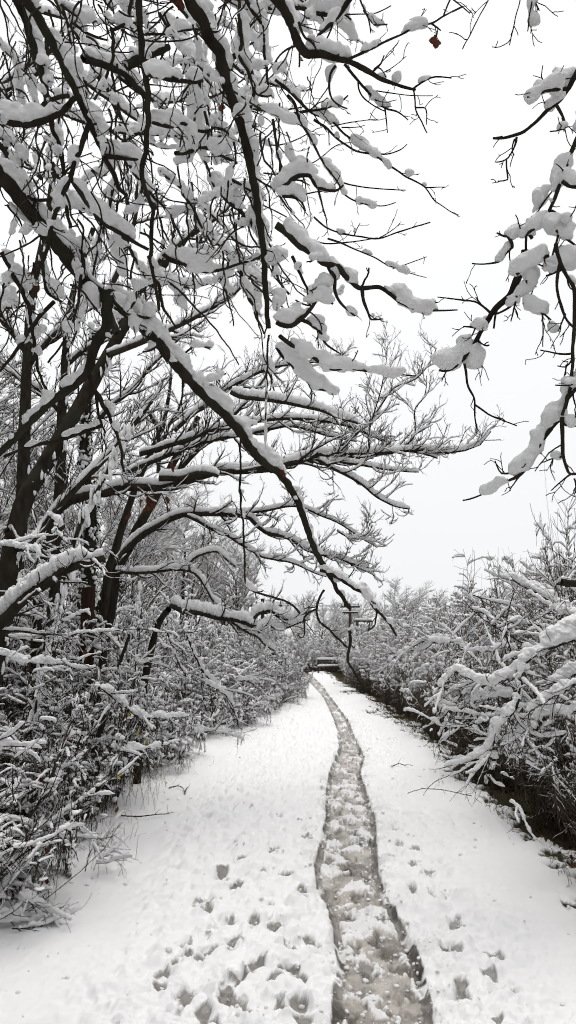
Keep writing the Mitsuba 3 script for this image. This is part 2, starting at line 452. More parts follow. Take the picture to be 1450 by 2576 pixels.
# footprints
rs = np.random.default_rng(5)
deep = np.zeros_like(Z)
prints = [(*on_ground(a, b)[:2], s) for a, b, s in STEPS]
for _ in range(240):
    yy = 3.2 + 16 * rs.random() ** 1.2
    lo_, hi_ = left_edge(yy) + .75, right_edge(yy) - .6
    prints.append((rs.uniform(lo_, min(hi_, rut_x(RUT_R, yy) + .55)), yy, rs.uniform(.25, .5) * -1))
yy = 3.1
side_ = 1
while yy < 14:
    for lane in (.3, .7):
        xa, xb = rut_x(RUT_L, yy), rut_x(RUT_R, yy)
        prints.append((xa + (xb - xa) * (lane + .12 * side_ + .06 * rs.normal()), yy + rs.normal() * .06, .8))
    side_ *= -1
    yy += .36 + .05 * rs.random()
for px, py, s in prints:
    i0, i1 = np.searchsorted(ys, [py - .35, py + .35])
    j0, j1 = np.searchsorted(xs, [px - .3, px + .3])
    if i1 <= i0 or j1 <= j0:
        continue
    xx, yy = X[i0:i1, j0:j1] - px, Y[i0:i1, j0:j1] - py
    a = rs.normal() * .3
    u, v = xx * math.cos(a) + yy * math.sin(a), -xx * math.sin(a) + yy * math.cos(a)
    sc = abs(s)
    if s > .65:
        e = np.minimum(np.sqrt((u / (.055 * sc)) ** 2 + ((v - .04 * sc) / (.095 * sc)) ** 2), np.sqrt((u / (.042 * sc)) ** 2 + ((v + .095 * sc) / (.055 * sc)) ** 2))
    else:
        e = np.sqrt((u / (.05 * sc + .012)) ** 2 + (v / (.10 * sc + .02)) ** 2)
    e = e + 0.55 * (n3(xx + px, yy + py, 22, 22, 51) - .5)
    pit = sm(1.12, .72, e)
    rim = np.exp(-((e - 1.35) / .25) ** 2)
    Z[i0:i1, j0:j1] += -(.026 if s > 0 else .019) * pit * (.55 + .45 * sc) + .005 * rim * (n3(xx + px, yy + py, 30, 30, 52))
    if s > 0:
        deep[i0:i1, j0:j1] = np.maximum(deep[i0:i1, j0:j1], sm(1.06, .8, e) * sm(.22, .42, n3(xx + px, yy + py, 16, 10, 53)) * (.55 + .45 * sc))
# bare litter and grass under the hedges
cover = n3(X, Y, 5, 5, 61) * .5 + n3(X, Y, 14, 14, 62) * .3 + n3(X, Y, 38, 38, 63) * .2
bare_r = sm(-0.62, .35, X - er + 0.9 * (n3(X, Y, 1.2, .8, 64) - .45)) * (X < er + 14) * (1 - .5 * sm(8.5, 14, Y) * sm(er + .6, er, X))
bare_l = sm(.15, .7, el - X) * (X > el - 7) * .95
bare = np.maximum(sm(.35, .62, cover + .5 * bare_r - .17) * (bare_r > .02), sm(.45, .62, cover + .4 * bare_l - .18) * (bare_l > .02)) * (Y < 60) * (Y > -12)
Z -= 0.035 * bare
Z += bare * 0.02 * (n3(X, Y, 40, 40, 66) - .5)
SNOW_C, SLUSH_A, SLUSH_B, MUD = np.array([.75, .756, .765]), np.array([.36, .338, .308]), np.array([.082, .07, .056]), np.array([.055, .045, .032])
t1 = n3(X, Y, 9, 6, 71) * .5 + n3(X, Y, 30, 22, 72) * .35 + n3(X, Y, 80, 90, 73) * .15
slush = SLUSH_B + (SLUSH_A - SLUSH_B) * sm(.25, .68, t1)[..., None]
slush = np.where((ruts > .5)[..., None], slush * .5, slush)
COL = SNOW_C + (slush * 1.25 - SNOW_C) * (soft * .5 * (1 - sm(12, 30, Y) * .4))[..., None]
COL = COL + (slush - COL) * sm(.15, .7, wet)[..., None]
COL = COL + (SLUSH_B * (.5 + t1[..., None]) - COL) * (sm(.35, .9, deep) * .85)[..., None]
grassy = sm(.45, .6, n3(X, Y, 1.5, 1.5, 74))[..., None]
COL = COL + (MUD * (1 - grassy) + np.array([.036, .037, .02]) * grassy - COL) * sm(.25, .6, bare)[..., None]
GV = np.stack([X, Y, Z], -1).reshape(-1, 3)
GC = COL.reshape(-1, 3)
ny, nx = X.shape
ii, jj = np.meshgrid(np.arange(ny - 1), np.arange(nx - 1), indexing='ij')
quad = np.stack([ii * nx + jj, ii * nx + jj + 1, (ii + 1) * nx + jj + 1, (ii + 1) * nx + jj], -1).reshape(-1, 4)
mean4 = lambda a: a.reshape(-1)[quad].mean(1)
is_slush = mean4(np.maximum(wet, deep * .8)) > .5
is_path = (mean4((X > el + .5) * 1.0) > .5) & (mean4((X < er - .35) * 1.0) > .5) & (mean4(Y * 1.0) < 50) & (mean4(Y * 1.0) > -100)
gn = np.zeros_like(GV)
tri_all = np.vstack([quad[:, [0, 1, 2]], quad[:, [0, 2, 3]]])
fn = np.cross(GV[tri_all[:, 1]] - GV[tri_all[:, 0]], GV[tri_all[:, 2]] - GV[tri_all[:, 0]])
for k in range(3):
    np.add.at(gn, tri_all[:, k], unit(fn))
gn = unit(gn)


def ground_piece(name, sel, m):
    q = quad[sel]
    used, inv = np.unique(q, return_inverse=True)
    q = inv.reshape(-1, 4)
    f = np.vstack([q[:, [0, 1, 2]], q[:, [0, 2, 3]]])
    path = meshkit.write_ply((GV[used], f), False, None, GC[used], normals=gn[used])
    scene[name] = {'type': 'ply', 'filename': path, 'face_normals': False, 'bsdf': {'type': 'ref', 'id': m}}
    labels[name] = {'kind': 'structure'}


ground_piece('ground', ~is_slush & ~is_path, 'm_ground_snow')
ground_piece('path', ~is_slush & is_path, 'm_ground_snow')
ground_piece('slush_track', is_slush, 'm_slush')
labels['ground']['label'] = 'snow covered verges either side of the path'
labels['path']['label'] = 'trodden snowy path between the hedges'
labels['slush_track']['label'] = 'grey brown slush worn by wheels and boots along the path'


def ground_z(x, y):
    i = np.clip(np.searchsorted(ys, y), 0, ny - 1)
    j = np.clip(np.searchsorted(xs, x), 0, nx - 1)
    return Z[i, j]


# crumbs of snow thrown up along the ruts and fallen back into the prints
rs = np.random.default_rng(9)
n = 1300
cy = 3.0 + 9 * rs.random(n) ** 1.6
kind = rs.random(n)
cx = np.where(kind < .3, rut_x(RUT_L, cy) + rs.normal(size=n) * .07, np.where(kind < .6, rut_x(RUT_R, cy) + rs.normal(size=n) * .07, rut_x(RUT_L, cy) + rs.random(n) * (rut_x(RUT_R, cy) - rut_x(RUT_L, cy))))
vy = 3.2 + 14 * rs.random(420) ** 1.4
vx = np.where(rs.random(420) < .6, left_edge(vy) + .1 + np.abs(rs.normal(size=420)) * .5, right_edge(vy) - .3 - np.abs(rs.normal(size=420)) * .5)
pp = np.array([q for q in prints if q[2] > 0])
pi = rs.integers(0, len(pp), 900)
cx, cy = np.concatenate([cx, pp[pi, 0] + rs.normal(size=900) * .05]), np.concatenate([cy, pp[pi, 1] + rs.normal(size=900) * .08])
n += 900
sz = .0025 + .011 * rs.random(n) ** 3
cx, cy, sz = np.concatenate([cx, vx]), np.concatenate([cy, vy]), np.concatenate([sz, .004 + .016 * rs.random(420) ** 3])
n += 420
v, f = blobs(np.stack([cx, cy, ground_z(cx, cy) + sz * .1], 1), sz[:, None] * rs.uniform(.7, 1.5, (n, 3)) * [1, 1, .8], rs)
k = put('snow_crumbs', (v, f), 'm_snow', kind='stuff', label='small crumbs of snow thrown up along the slushy ruts')
labels[k]['category'] = 'snow'

# ------------------------------------------------------------------ near branches, hanging over the path from the left and from the right
TILE = {'A': (0, 0), 'B': (725, 0), 'C': (0, 644), 'D': (725, 644), 'E': (0, 1288), 'F': (725, 1288), 'G': (0, 1932), 'H': (725, 1932)}


def trace(tile, pts, d0, d1, w0, w1, m=None):
    """A branch seen at these points, from d0 to d1 metres deep, w0 to w1 wide (in units of the picture): (n x 3), (n)."""
    ox, oy = TILE[tile]
    p = np.array(pts, float) / 2 + [ox, oy]
    d = np.linspace(d0, d1, len(p))
    m = m or max(8, int(np.linalg.norm(np.diff(p, axis=0), axis=1).sum() / 9))
    P = spline(at(p[:, 0], p[:, 1], d), m)
    R = np.linspace(w0, w1, m) / 4 / F * np.linspace(d0, d1, m)
    return P, R


# tile, points, depth from, depth to, width from, width to, half-width of the snow in cm
LEFT = [
    ('A', [(60, -130), (110, -30), (150, 20), (215, 130), (270, 230), (330, 350), (385, 470), (440, 590), (480, 680), (530, 790), (570, 870), (610, 950), (640, 985)], 2.1, 2.35, 44, 16, 4.4),
    ('A', [(530, 785), (580, 790), (640, 798), (715, 802)], 2.2, 2.25, 22, 9, 4.2),
    ('A', [(455, 610), (430, 680), (390, 770), (355, 890), (300, 1020), (250, 1180), (225, 1288), (180, 1400)], 2.2, 2.2, 24, 14, 3.0),
    ('A', [(-120, 600), (0, 610), (90, 620), (150, 625), (250, 595), (320, 550), (375, 490)], 2.3, 2.2, 34, 22, 3.2),
    ('A', [(140, 610), (180, 560), (260, 500), (350, 480)], 2.3, 2.3, 24, 16, 2.2),
    ('A', [(60, -100), (90, 10), (130, 110), (160, 220), (200, 330), (230, 470), (260, 620), (300, 740), (325, 880)], 2.6, 2.8, 36, 16, 3.4),
    ('A', [(690, -160), (695, -10), (705, 150), (720, 300), (740, 400), (745, 600), (735, 750), (715, 870), (745, 980), (765, 1060), (760, 1288), (790, 1480), (805, 1560)], 1.9, 2.0, 30, 12, 0.9),
    ('A', [(900, -120), (960, 10), (1020, 110), (1060, 200), (1110, 270), (1130, 380), (1180, 530), (1230, 680), (1260, 830), (1290, 990), (1310, 1150), (1330, 1300), (1335, 1450), (1350, 1650)], 2.0, 2.3, 52, 20, 3.6),
    ('C', [(1350, 400), (1345, 600), (1340, 800), (1340, 930)], 2.3, 2.3, 10, 5, 0.0),
    ('A', [(740, 370), (850, 395), (960, 410), (1020, 405)], 1.9, 2.0, 24, 14, 2.6),
    ('A', [(770, 610), (850, 635), (930, 620), (1000, 655), (1060, 655)], 2.0, 2.1, 20, 12, 3.0),
    ('A', [(360, 900), (400, 960), (450, 1040), (530, 1130), (620, 1180), (700, 1230), (750, 1255)], 2.2, 2.3, 22, 14, 3.6),
    ('A', [(-40, 660), (0, 720), (50, 810), (100, 920), (150, 990), (180, 1005), (280, 1005)], 2.4, 2.4, 24, 12, 3.2),
    ('A', [(180, 1005), (165, 1080), (190, 1150), (250, 1180)], 2.4, 2.4, 14, 8, 2.2),
    ('A', [(880, 770), (950, 765), (1020, 740), (1100, 770), (1200, 820)], 2.3, 2.5, 18, 10, 3.2),
    ('A', [(1000, 400), (1005, 500), (980, 620), (990, 720), (1040, 830), (1060, 900), (1110, 980)], 2.3, 2.5, 16, 9, 2.8),
    ('A', [(1030, 560), (1045, 640), (1060, 740), (1150, 760), (1160, 690), (1120, 650), (1060, 640)], 2.3, 2.3, 13, 10, 2.2),
    ('A', [(1200, 70), (1215, 180), (1210, 270), (1260, 390), (1280, 470), (1265, 530), (1240, 600)], 2.1, 2.2, 20, 12, 3.6),
    ('A', [(1280, 460), (1320, 480), (1370, 480)], 2.1, 2.1, 14, 9, 3.0),
    ('A', [(1220, -40), (1260, 40), (1310, 110), (1330, 200), (1335, 290), (1350, 430)], 2.4, 2.5, 18, 10, 3.4),
    ('A', [(1120, 270), (1180, 285), (1210, 265), (1260, 310), (1300, 350)], 2.2, 2.4, 20, 8, 2.6),
    ('A', [(420, 290), (470, 310), (540, 330), (620, 370), (690, 440), (740, 500)], 2.6, 2.8, 34, 24, 3.4),
    ('A', [(640, 330), (720, 290), (790, 260), (850, 235)], 2.6, 2.7, 40, 28, 2.4),
    ('A', [(560, 140), (570, 260), (545, 350), (510, 430), (480, 500)], 2.3, 2.3, 16, 9, 2.2),
    ('A', [(560, 150), (610, 130), (650, 60), (660, -30)], 2.3, 2.3, 14, 16, 2.4),
    ('A', [(560, 320), (575, 450), (605, 560), (640, 660)], 2.4, 2.4, 12, 6, 1.8),
    ('A', [(720, 170), (850, 170), (900, 155), (1010, 145)], 2.5, 2.5, 12, 8, 2.6),
    ('A', [(300, 20), (380, 80), (440, 105), (480, 105)], 2.4, 2.5, 12, 7, 3.4),
    ('A', [(365, 110), (410, 150), (470, 180), (540, 200)], 2.5, 2.6, 14, 8, 3.4),
    ('A', [(1140, 890), (1250, 950), (1340, 1010)], 2.4, 2.5, 14, 8, 3.0),
    ('A', [(920, 970), (960, 1030), (1010, 1130), (1080, 1250)], 2.5, 2.7, 14, 8, 2.8),
    ('A', [(1375, 600), (1390, 720), (1410, 860), (1370, 920)], 2.4, 2.4, 14, 9, 2.4),
    ('A', [(-60, 780), (0, 880), (60, 940), (130, 1035), (220, 1150), (340, 1300), (420, 1400), (500, 1470), (560, 1490), (640, 1570), (700, 1630), (800, 1730), (880, 1830), (960, 1920), (1050, 2010), (1180, 2140), (1230, 2210), (1300, 2300), (1400, 2380), (1450, 2440), (1500, 2530), (1540, 2640), (1570, 2730), (1610, 2810), (1650, 2880), (1700, 2970), (1760, 3060)], 2.3, 3.2, 62, 17, 3.4),
    ('F', [(310, 600), (312, 640), (310, 680), (300, 740), (325, 790), (350, 840), (385, 880), (420, 885)], 3.2, 3.2, 15, 6, 0.7),
    ('F', [(165, 290), (250, 330), (330, 380), (400, 430), (450, 500), (510, 560), (545, 625)], 3.1, 3.15, 18, 8, 1.9),
    ('F', [(185, 390), (145, 490), (155, 540), (215, 600), (270, 655), (300, 680)], 3.15, 3.2, 11, 8, 0.9),
    ('F', [(140, 490), (80, 540), (85, 620), (65, 635), (50, 610)], 3.15, 3.2, 9, 5, 0.8),
    ('F', [(445, 500), (440, 560), (400, 600)], 3.15, 3.15, 10, 6, 0.8),
    ('C', [(1215, 880), (1210, 1000), (1208, 1100), (1215, 1288), (1225, 1360), (1230, 1480), (1235, 1640), (1250, 1670), (1310, 1700), (1380, 1720), (1450, 1740), (1510, 1800)], 2.9, 3.0, 10, 9, 1.7),
    ('C', [(530, 190), (540, 330), (480, 450), (440, 580), (370, 650), (250, 740), (130, 860), (0, 990), (-80, 1060)], 2.5, 2.4, 48, 24, 2.4),
    ('C', [(450, 600), (480, 680), (540, 790), (600, 930), (620, 1090)], 2.5, 2.5, 22, 11, 2.0),
    ('C', [(480, 690), (500, 800), (530, 890)], 2.5, 2.5, 14, 8, 2.0),
    ('C', [(515, 850), (400, 890), (280, 930), (150, 960), (20, 1010)], 2.6, 2.6, 22, 12, 1.7),
    ('C', [(10, -20), (60, 80), (110, 170), (150, 270), (165, 400), (200, 600), (250, 690)], 2.5, 2.6, 22, 10, 3.2),
    ('C', [(215, -20), (220, 80), (250, 190), (310, 230)], 2.4, 2.4, 20, 9, 4.6),
    ('C', [(270, 230), (180, 330), (110, 430), (0, 580)], 2.4, 2.3, 18, 12, 1.8),
    ('C', [(640, 280), (690, 190), (660, 100), (680, 10)], 2.5, 2.5, 10, 10, 2.6),
    ('C', [(560, 200), (650, 290), (730, 310), (800, 250)], 2.5, 2.6, 20, 8, 4.0),
    ('C', [(870, 540), (920, 500), (1000, 450), (1060, 470)], 2.7, 2.8, 12, 6, 2.6),
    ('C', [(970, 640), (1060, 620), (1140, 590)], 2.75, 2.8, 12, 6, 2.2),
    ('C', [(1170, 850), (1240, 850), (1290, 845)], 2.9, 2.9, 12, 8, 1.8),
    ('C', [(700, 340), (790, 430), (770, 470), (720, 480)], 2.6, 2.6, 14, 8, 2.8),
    ('C', [(820, -10), (860, 20), (920, 40), (980, 75), (1080, 75), (1200, 40), (1310, 10)], 2.2, 2.3, 18, 8, 3.8),
    ('C', [(750, 0), (790, 120), (820, 250), (860, 320), (890, 360)], 2.3, 2.4, 20, 7, 2.0),
    ('C', [(920, 600), (915, 700), (920, 820), (925, 870)], 2.75, 2.75, 8, 5, 1.0),
    ('C', [(1110, 110), (1140, 200), (1180, 350)], 2.4, 2.4, 9, 5, 1.8),
    ('C', [(1180, 0), (1230, 140), (1290, 300), (1330, 390)], 2.4, 2.5, 16, 8, 2.8),
    ('C', [(1300, 500), (1340, 560), (1380, 680)], 2.5, 2.5, 10, 6, 2.4),
    ('B', [(-60, -20), (0, 80), (50, 210), (100, 270), (170, 270), (240, 290), (310, 310), (400, 355), (480, 400), (560, 430), (640, 450)], 1.9, 2.0, 46, 9, 2.6),
    ('B', [(630, 445), (690, 405), (740, 385), (825, 392)], 2.0, 2.0, 9, 5, 1.0),
    ('B', [(635, 450), (640, 520), (670, 610), (700, 668)], 2.0, 2.0, 8, 5, 1.2),
    ('B', [(640, 540), (685, 540), (700, 625)], 2.0, 2.0, 7, 4, 2.4),
    ('B', [(300, 300), (380, 260), (430, 240), (500, 205), (580, 165), (650, 125), (720, 115), (790, 75), (880, 30)], 1.95, 2.0, 13, 6, 1.2),
    ('B', [(720, 115), (770, 152)], 2.0, 2.0, 8, 5, 1.2),
    ('B', [(785, 80), (812, 0), (840, -60)], 2.0, 2.0, 7, 5, 0.0),
    ('B', [(825, -10), (880, 35), (918, 66)], 2.0, 2.0, 6, 4, 0.0),
    ('B', [(630, 130), (660, 95), (695, 45)], 2.0, 2.0, 5, 3, 0.0),
    ('B', [(280, 320), (350, 400), (420, 480), (490, 545), (550, 560), (605, 602)], 2.0, 2.1, 14, 5, 1.5),
    ('B', [(490, 545), (495, 600), (500, 668)], 2.05, 2.05, 8, 4, 1.8),
    ('B', [(350, 400), (370, 480), (430, 530), (490, 560)], 2.05, 2.05, 8, 4, 1.2),
    ('B', [(240, 330), (205, 420), (230, 500), (300, 545)], 2.05, 2.1, 12, 6, 1.8),
    ('B', [(450, 455), (540, 470), (610, 478), (730, 480)], 2.0, 2.1, 5, 3, 0.5),
    ('B', [(430, 345), (480, 300), (530, 250)], 2.0, 2.0, 5, 3, 0.0),
    ('B', [(465, 370), (530, 335), (595, 282)], 2.0, 2.1, 5, 3, 0.0),
    ('B', [(-60, 400), (0, 450), (60, 510), (130, 570), (210, 600), (260, 650), (350, 720), (440, 780), (520, 840), (600, 890), (690, 940), (730, 1000), (800, 1050), (860, 1090)], 2.3, 2.6, 14, 4, 1.5),
    ('B', [(130, 600), (200, 650), (270, 710), (370, 765), (480, 775), (560, 755), (597, 725)], 2.4, 2.5, 12, 4, 1.6),
    ('B', [(690, 943), (795, 940)], 2.55, 2.6, 5, 3, 0.8),
    ('B', [(0, 480), (20, 500), (70, 620), (130, 730), (200, 850), (240, 905), (290, 980), (370, 1020), (450, 1035), (540, 1018)], 2.2, 2.4, 13, 4, 1.6),
    ('B', [(240, 905), (330, 930), (430, 945), (595, 955)], 2.35, 2.4, 7, 4, 1.0),
    ('B', [(-40, 590), (80, 560), (160, 550), (230, 530), (300, 480)], 2.3, 2.4, 14, 6, 1.8),
    ('B', [(220, 635), (330, 612), (455, 598)], 2.4, 2.4, 6, 3, 0.4),
    ('B', [(270, 640), (330, 640), (390, 628)], 2.4, 2.4, 5, 3, 0.6),
    ('B', [(130, 1090), (240, 1165), (330, 1185), (430, 1200), (560, 1165), (640, 1140), (715, 1118)], 2.5, 2.6, 8, 5, 1.0),
    ('B', [(330, 1185), (362, 1122)], 2.5, 2.5, 6, 3, 1.6),
    ('B', [(460, 1195), (520, 1160), (563, 1122)], 2.5, 2.5, 5, 3, 0.0),
    ('B', [(100, 1200), (200, 1225), (330, 1215), (450, 1195)], 2.5, 2.5, 7, 4, 0.8),
    ('B', [(200, 1200), (260, 1220), (330, 1250), (420, 1290), (520, 1340), (700, 1395)], 2.5, 2.6, 8, 3, 1.6),
    ('B', [(530, 1350), (620, 1320), (700, 1290)], 2.6, 2.6, 5, 3, 0.0),
    ('B', [(-40, 950), (0, 925), (60, 880), (100, 880), (150, 940), (230, 960), (280, 930)], 2.0, 2.0, 26, 8, 2.2),
    ('B', [(80, 880), (95, 800)], 2.0, 2.0, 14, 10, 0.8),
    ('B', [(155, 950), (180, 1070), (200, 1150)], 2.0, 2.0, 10, 4, 1.6),
    ('B', [(-30, 985), (50, 1000), (90, 1060)], 2.0, 2.0, 16, 7, 3.6),
    ('B', [(-60, 1130), (0, 1180), (60, 1230), (120, 1270), (150, 1288), (190, 1325), (250, 1340), (290, 1390), (370, 1450), (460, 1443), (510, 1478), (580, 1530), (640, 1555), (740, 1563), (855, 1558)], 1.9, 2.0, 32, 6, 3.1),
    ('D', [(370, 165), (385, 240), (420, 320), (480, 315)], 1.95, 1.95, 18, 6, 1.9),
    ('D', [(200, 50), (230, 120), (245, 210), (290, 265), (340, 300)], 1.95, 1.95, 20, 7, 2.6),
    ('D', [(-60, 330), (0, 350), (60, 320), (110, 270), (160, 210), (230, 240)], 1.9, 1.95, 28, 9, 3.4),
    ('D', [(70, 320), (150, 370), (200, 450), (265, 490)], 1.95, 2.0, 18, 6, 1.8),
    ('D', [(-40, 400), (0, 435), (80, 480), (140, 520), (220, 570), (300, 565), (400, 580), (530, 595), (645, 602)], 1.9, 2.0, 20, 5, 2.1),
    ('D', [(-60, 460), (0, 530), (60, 590), (130, 660), (190, 680), (250, 690)], 2.0, 2.0, 18, 8, 2.8),
    ('D', [(20, 0), (60, 90), (100, 180), (110, 250), (40, 220)], 2.0, 2.0, 14, 7, 2.0),
    ('B', [(-100, 40), (60, 40), (170, 70), (260, 60), (300, 10), (330, -40)], 2.1, 2.0, 16, 20, 3.0),
    ('B', [(300, 10), (250, 80), (150, 175)], 2.0, 2.0, 22, 12, 1.8),
    ('B', [(380, 50), (410, 90), (440, 125), (500, 120)], 2.0, 2.0, 10, 5, 2.8),
    ('B', [(350, -40), (385, 50), (410, 100), (416, 165)], 2.0, 2.0, 10, 5, 2.2),
    ('B', [(60, 110), (80, 180), (120, 210), (145, 260)], 1.9, 1.9, 14, 8, 2.8),
    ('B', [(1040, -60), (1005, 0), (950, 110), (880, 245)], 1.7, 1.7, 5, 5, 0.5),
    ('B', [(1170, -30), (1165, 0), (1140, 110), (1115, 225)], 1.7, 1.7, 5, 5, 0.6),
    ('B', [(1235, -40), (1225, 20), (1215, 90), (1205, 155)], 1.7, 1.7, 7, 5, 0.5),
    ('B', [(1225, -40), (1245, 10), (1265, 52)], 1.7, 1.7, 8, 5, 1.8),
]
RIGHT = [
    ('B', [(1560, 200), (1450, 370), (1410, 440), (1370, 500), (1300, 560), (1240, 620), (1170, 670), (1100, 690), (1030, 695)], 1.6, 1.7, 22, 8, 1.6),
    ('B', [(1400, 445), (1340, 450), (1300, 455), (1250, 480), (1200, 487)], 1.6, 1.6, 16, 6, 3.0),
    ('B', [(1310, 450), (1300, 415)], 1.6, 1.6, 10, 6, 2.0),
    ('B', [(1430, 400), (1390, 430), (1330, 530), (1290, 560)], 1.65, 1.65, 9, 8, 4.6),
    ('B', [(1150, 690), (1120, 780), (1100, 800), (1050, 815)], 1.65, 1.65, 8, 4, 1.3),
    ('B', [(1100, 800), (1105, 900), (1055, 912)], 1.65, 1.65, 6, 5, 1.3),
    ('B', [(1140, 700), (1130, 750), (1140, 780)], 1.65, 1.65, 6, 4, 1.0),
    ('B', [(1355, 530), (1385, 590), (1395, 630), (1320, 660)], 1.6, 1.6, 12, 4, 1.6),
    ('B', [(1380, 590), (1390, 660)], 1.6, 1.6, 8, 4, 1.4),
    ('B', [(1560, 500), (1450, 710), (1400, 830), (1370, 920), (1330, 1030), (1280, 1120), (1200, 1190), (1195, 1260)], 1.6, 1.65, 20, 8, 3.4),
    ('B', [(1380, 900), (1330, 960), (1260, 1060), (1210, 1150)], 1.68, 1.7, 7, 4, 5.0),
    ('B', [(1380, 910), (1450, 940), (1520, 930)], 1.6, 1.6, 14, 10, 3.4),
    ('B', [(1300, 1110), (1350, 1160), (1400, 1200), (1440, 1230)], 1.6, 1.6, 14, 9, 2.6),
    ('B', [(1360, 1180), (1330, 1290)], 1.6, 1.6, 10, 6, 2.0),
    ('B', [(1320, 1060), (1380, 1110), (1400, 1180)], 1.6, 1.6, 14, 8, 2.8),
    ('B', [(1195, 1260), (1180, 1330), (1160, 1390), (1120, 1480), (1050, 1548), (990, 1638), (930, 1738), (880, 1808), (800, 1863), (760, 1863)], 1.65, 1.7, 30, 8, 3.0),
    ('B', [(1230, 1200), (1200, 1170), (1110, 1190), (1050, 1170)], 1.65, 1.65, 14, 5, 2.4),
    ('B', [(1110, 1190), (1130, 1240), (1100, 1270), (1050, 1320), (925, 1325)], 1.65, 1.7, 12, 4, 1.3),
    ('D', [(930, 460), (905, 490), (830, 540), (775, 630)], 1.68, 1.7, 8, 4, 3.4),
    ('D', [(890, 540), (905, 640), (940, 740), (945, 890)], 1.68, 1.7, 9, 5, 1.0),
    ('D', [(940, 745), (1020, 800), (1090, 830), (1152, 855)], 1.7, 1.72, 7, 4, 0.7),
    ('D', [(920, 480), (960, 510), (940, 560), (915, 545)], 1.68, 1.7, 6, 4, 3.6),
    ('D', [(1000, 355), (940, 360), (880, 355)], 1.65, 1.65, 10, 5, 1.6),
    ('D', [(945, 355), (930, 400)], 1.65, 1.65, 6, 4, 1.4),
    ('D', [(1020, 285), (950, 230), (900, 220), (840, 215), (755, 205)], 1.65, 1.7, 9, 4, 1.2),
    ('D', [(970, 245), (945, 205)], 1.65, 1.65, 6, 4, 1.6),
    ('D', [(1230, -20), (1220, 50), (1180, 170), (1110, 260), (1050, 290)], 1.6, 1.65, 16, 6, 2.4),
    ('D', [(1150, 200), (1120, 330)], 1.62, 1.62, 8, 4, 1.6),
    ('D', [(1150, 90), (1250, 20), (1310, 0)], 1.6, 1.55, 18, 12, 2.6),
    ('D', [(1180, 235), (1260, 270), (1325, 322)], 1.62, 1.62, 10, 5, 2.4),
    ('D', [(1278, 285), (1283, 455)], 1.62, 1.62, 6, 4, 0.9),
    ('D', [(1345, -60), (1370, 30), (1410, 110), (1440, 170), (1442, 280), (1440, 400), (1432, 520), (1425, 620), (1380, 800)], 1.55, 1.55, 14, 12, 1.9),
    ('D', [(1372, 30), (1355, 120), (1360, 200), (1390, 290), (1440, 360), (1500, 400)], 1.55, 1.55, 12, 7, 2.0),
    ('D', [(1395, 290), (1360, 380)], 1.55, 1.55, 8, 4, 1.8),
    ('D', [(1430, 490), (1360, 490), (1268, 475)], 1.55, 1.6, 7, 4, 1.1),
    ('D', [(1430, 520), (1400, 555), (1355, 553)], 1.55, 1.6, 7, 4, 1.4),
    ('D', [(1400, 550), (1395, 598)], 1.55, 1.6, 6, 4, 1.0),
    ('D', [(1560, 300), (1450, 600), (1410, 700), (1380, 800), (1330, 860), (1280, 930), (1230, 1020), (1170, 1100), (1090, 1140), (990, 1195), (880, 1230)], 1.55, 1.65, 24, 5, 2.6),
    ('D', [(1500, 600), (1440, 680), (1400, 730)], 1.55, 1.55, 14, 10, 2.2),
    ('D', [(1380, 810), (1385, 980), (1400, 1060), (1420, 1100), (1480, 1100)], 1.55, 1.55, 16, 8, 1.6),
    ('D', [(1420, 1100), (1380, 1130), (1325, 1180)], 1.55, 1.6, 8, 4, 1.2),
    ('D', [(1440, 1120), (1450, 1180), (1440, 1200)], 1.55, 1.55, 7, 4, 1.2),
    ('D', [(1380, 840), (1430, 855), (1500, 830)], 1.55, 1.55, 10, 8, 2.4),
    ('D', [(1170, 1100), (1160, 1090), (1090, 1095), (1042, 1030)], 1.62, 1.65, 9, 4, 1.4),
    ('D', [(1170, 1100), (1118, 1175)], 1.62, 1.64, 7, 3, 0.9),
    ('D', [(1390, 1010), (1340, 1020), (1285, 1040)], 1.55, 1.6, 8, 4, 1.6),
    ('D', [(1338, 985), (1330, 1055)], 1.58, 1.58, 6, 3, 1.0),
    ('D', [(1480, 20), (1400, 60), (1300, 100)], 1.6, 1.6, 12, 6, 3.0),
    ('F', [(1560, 370), (1450, 362), (1380, 350)], 1.6, 1.6, 30, 26, 1.6),
]


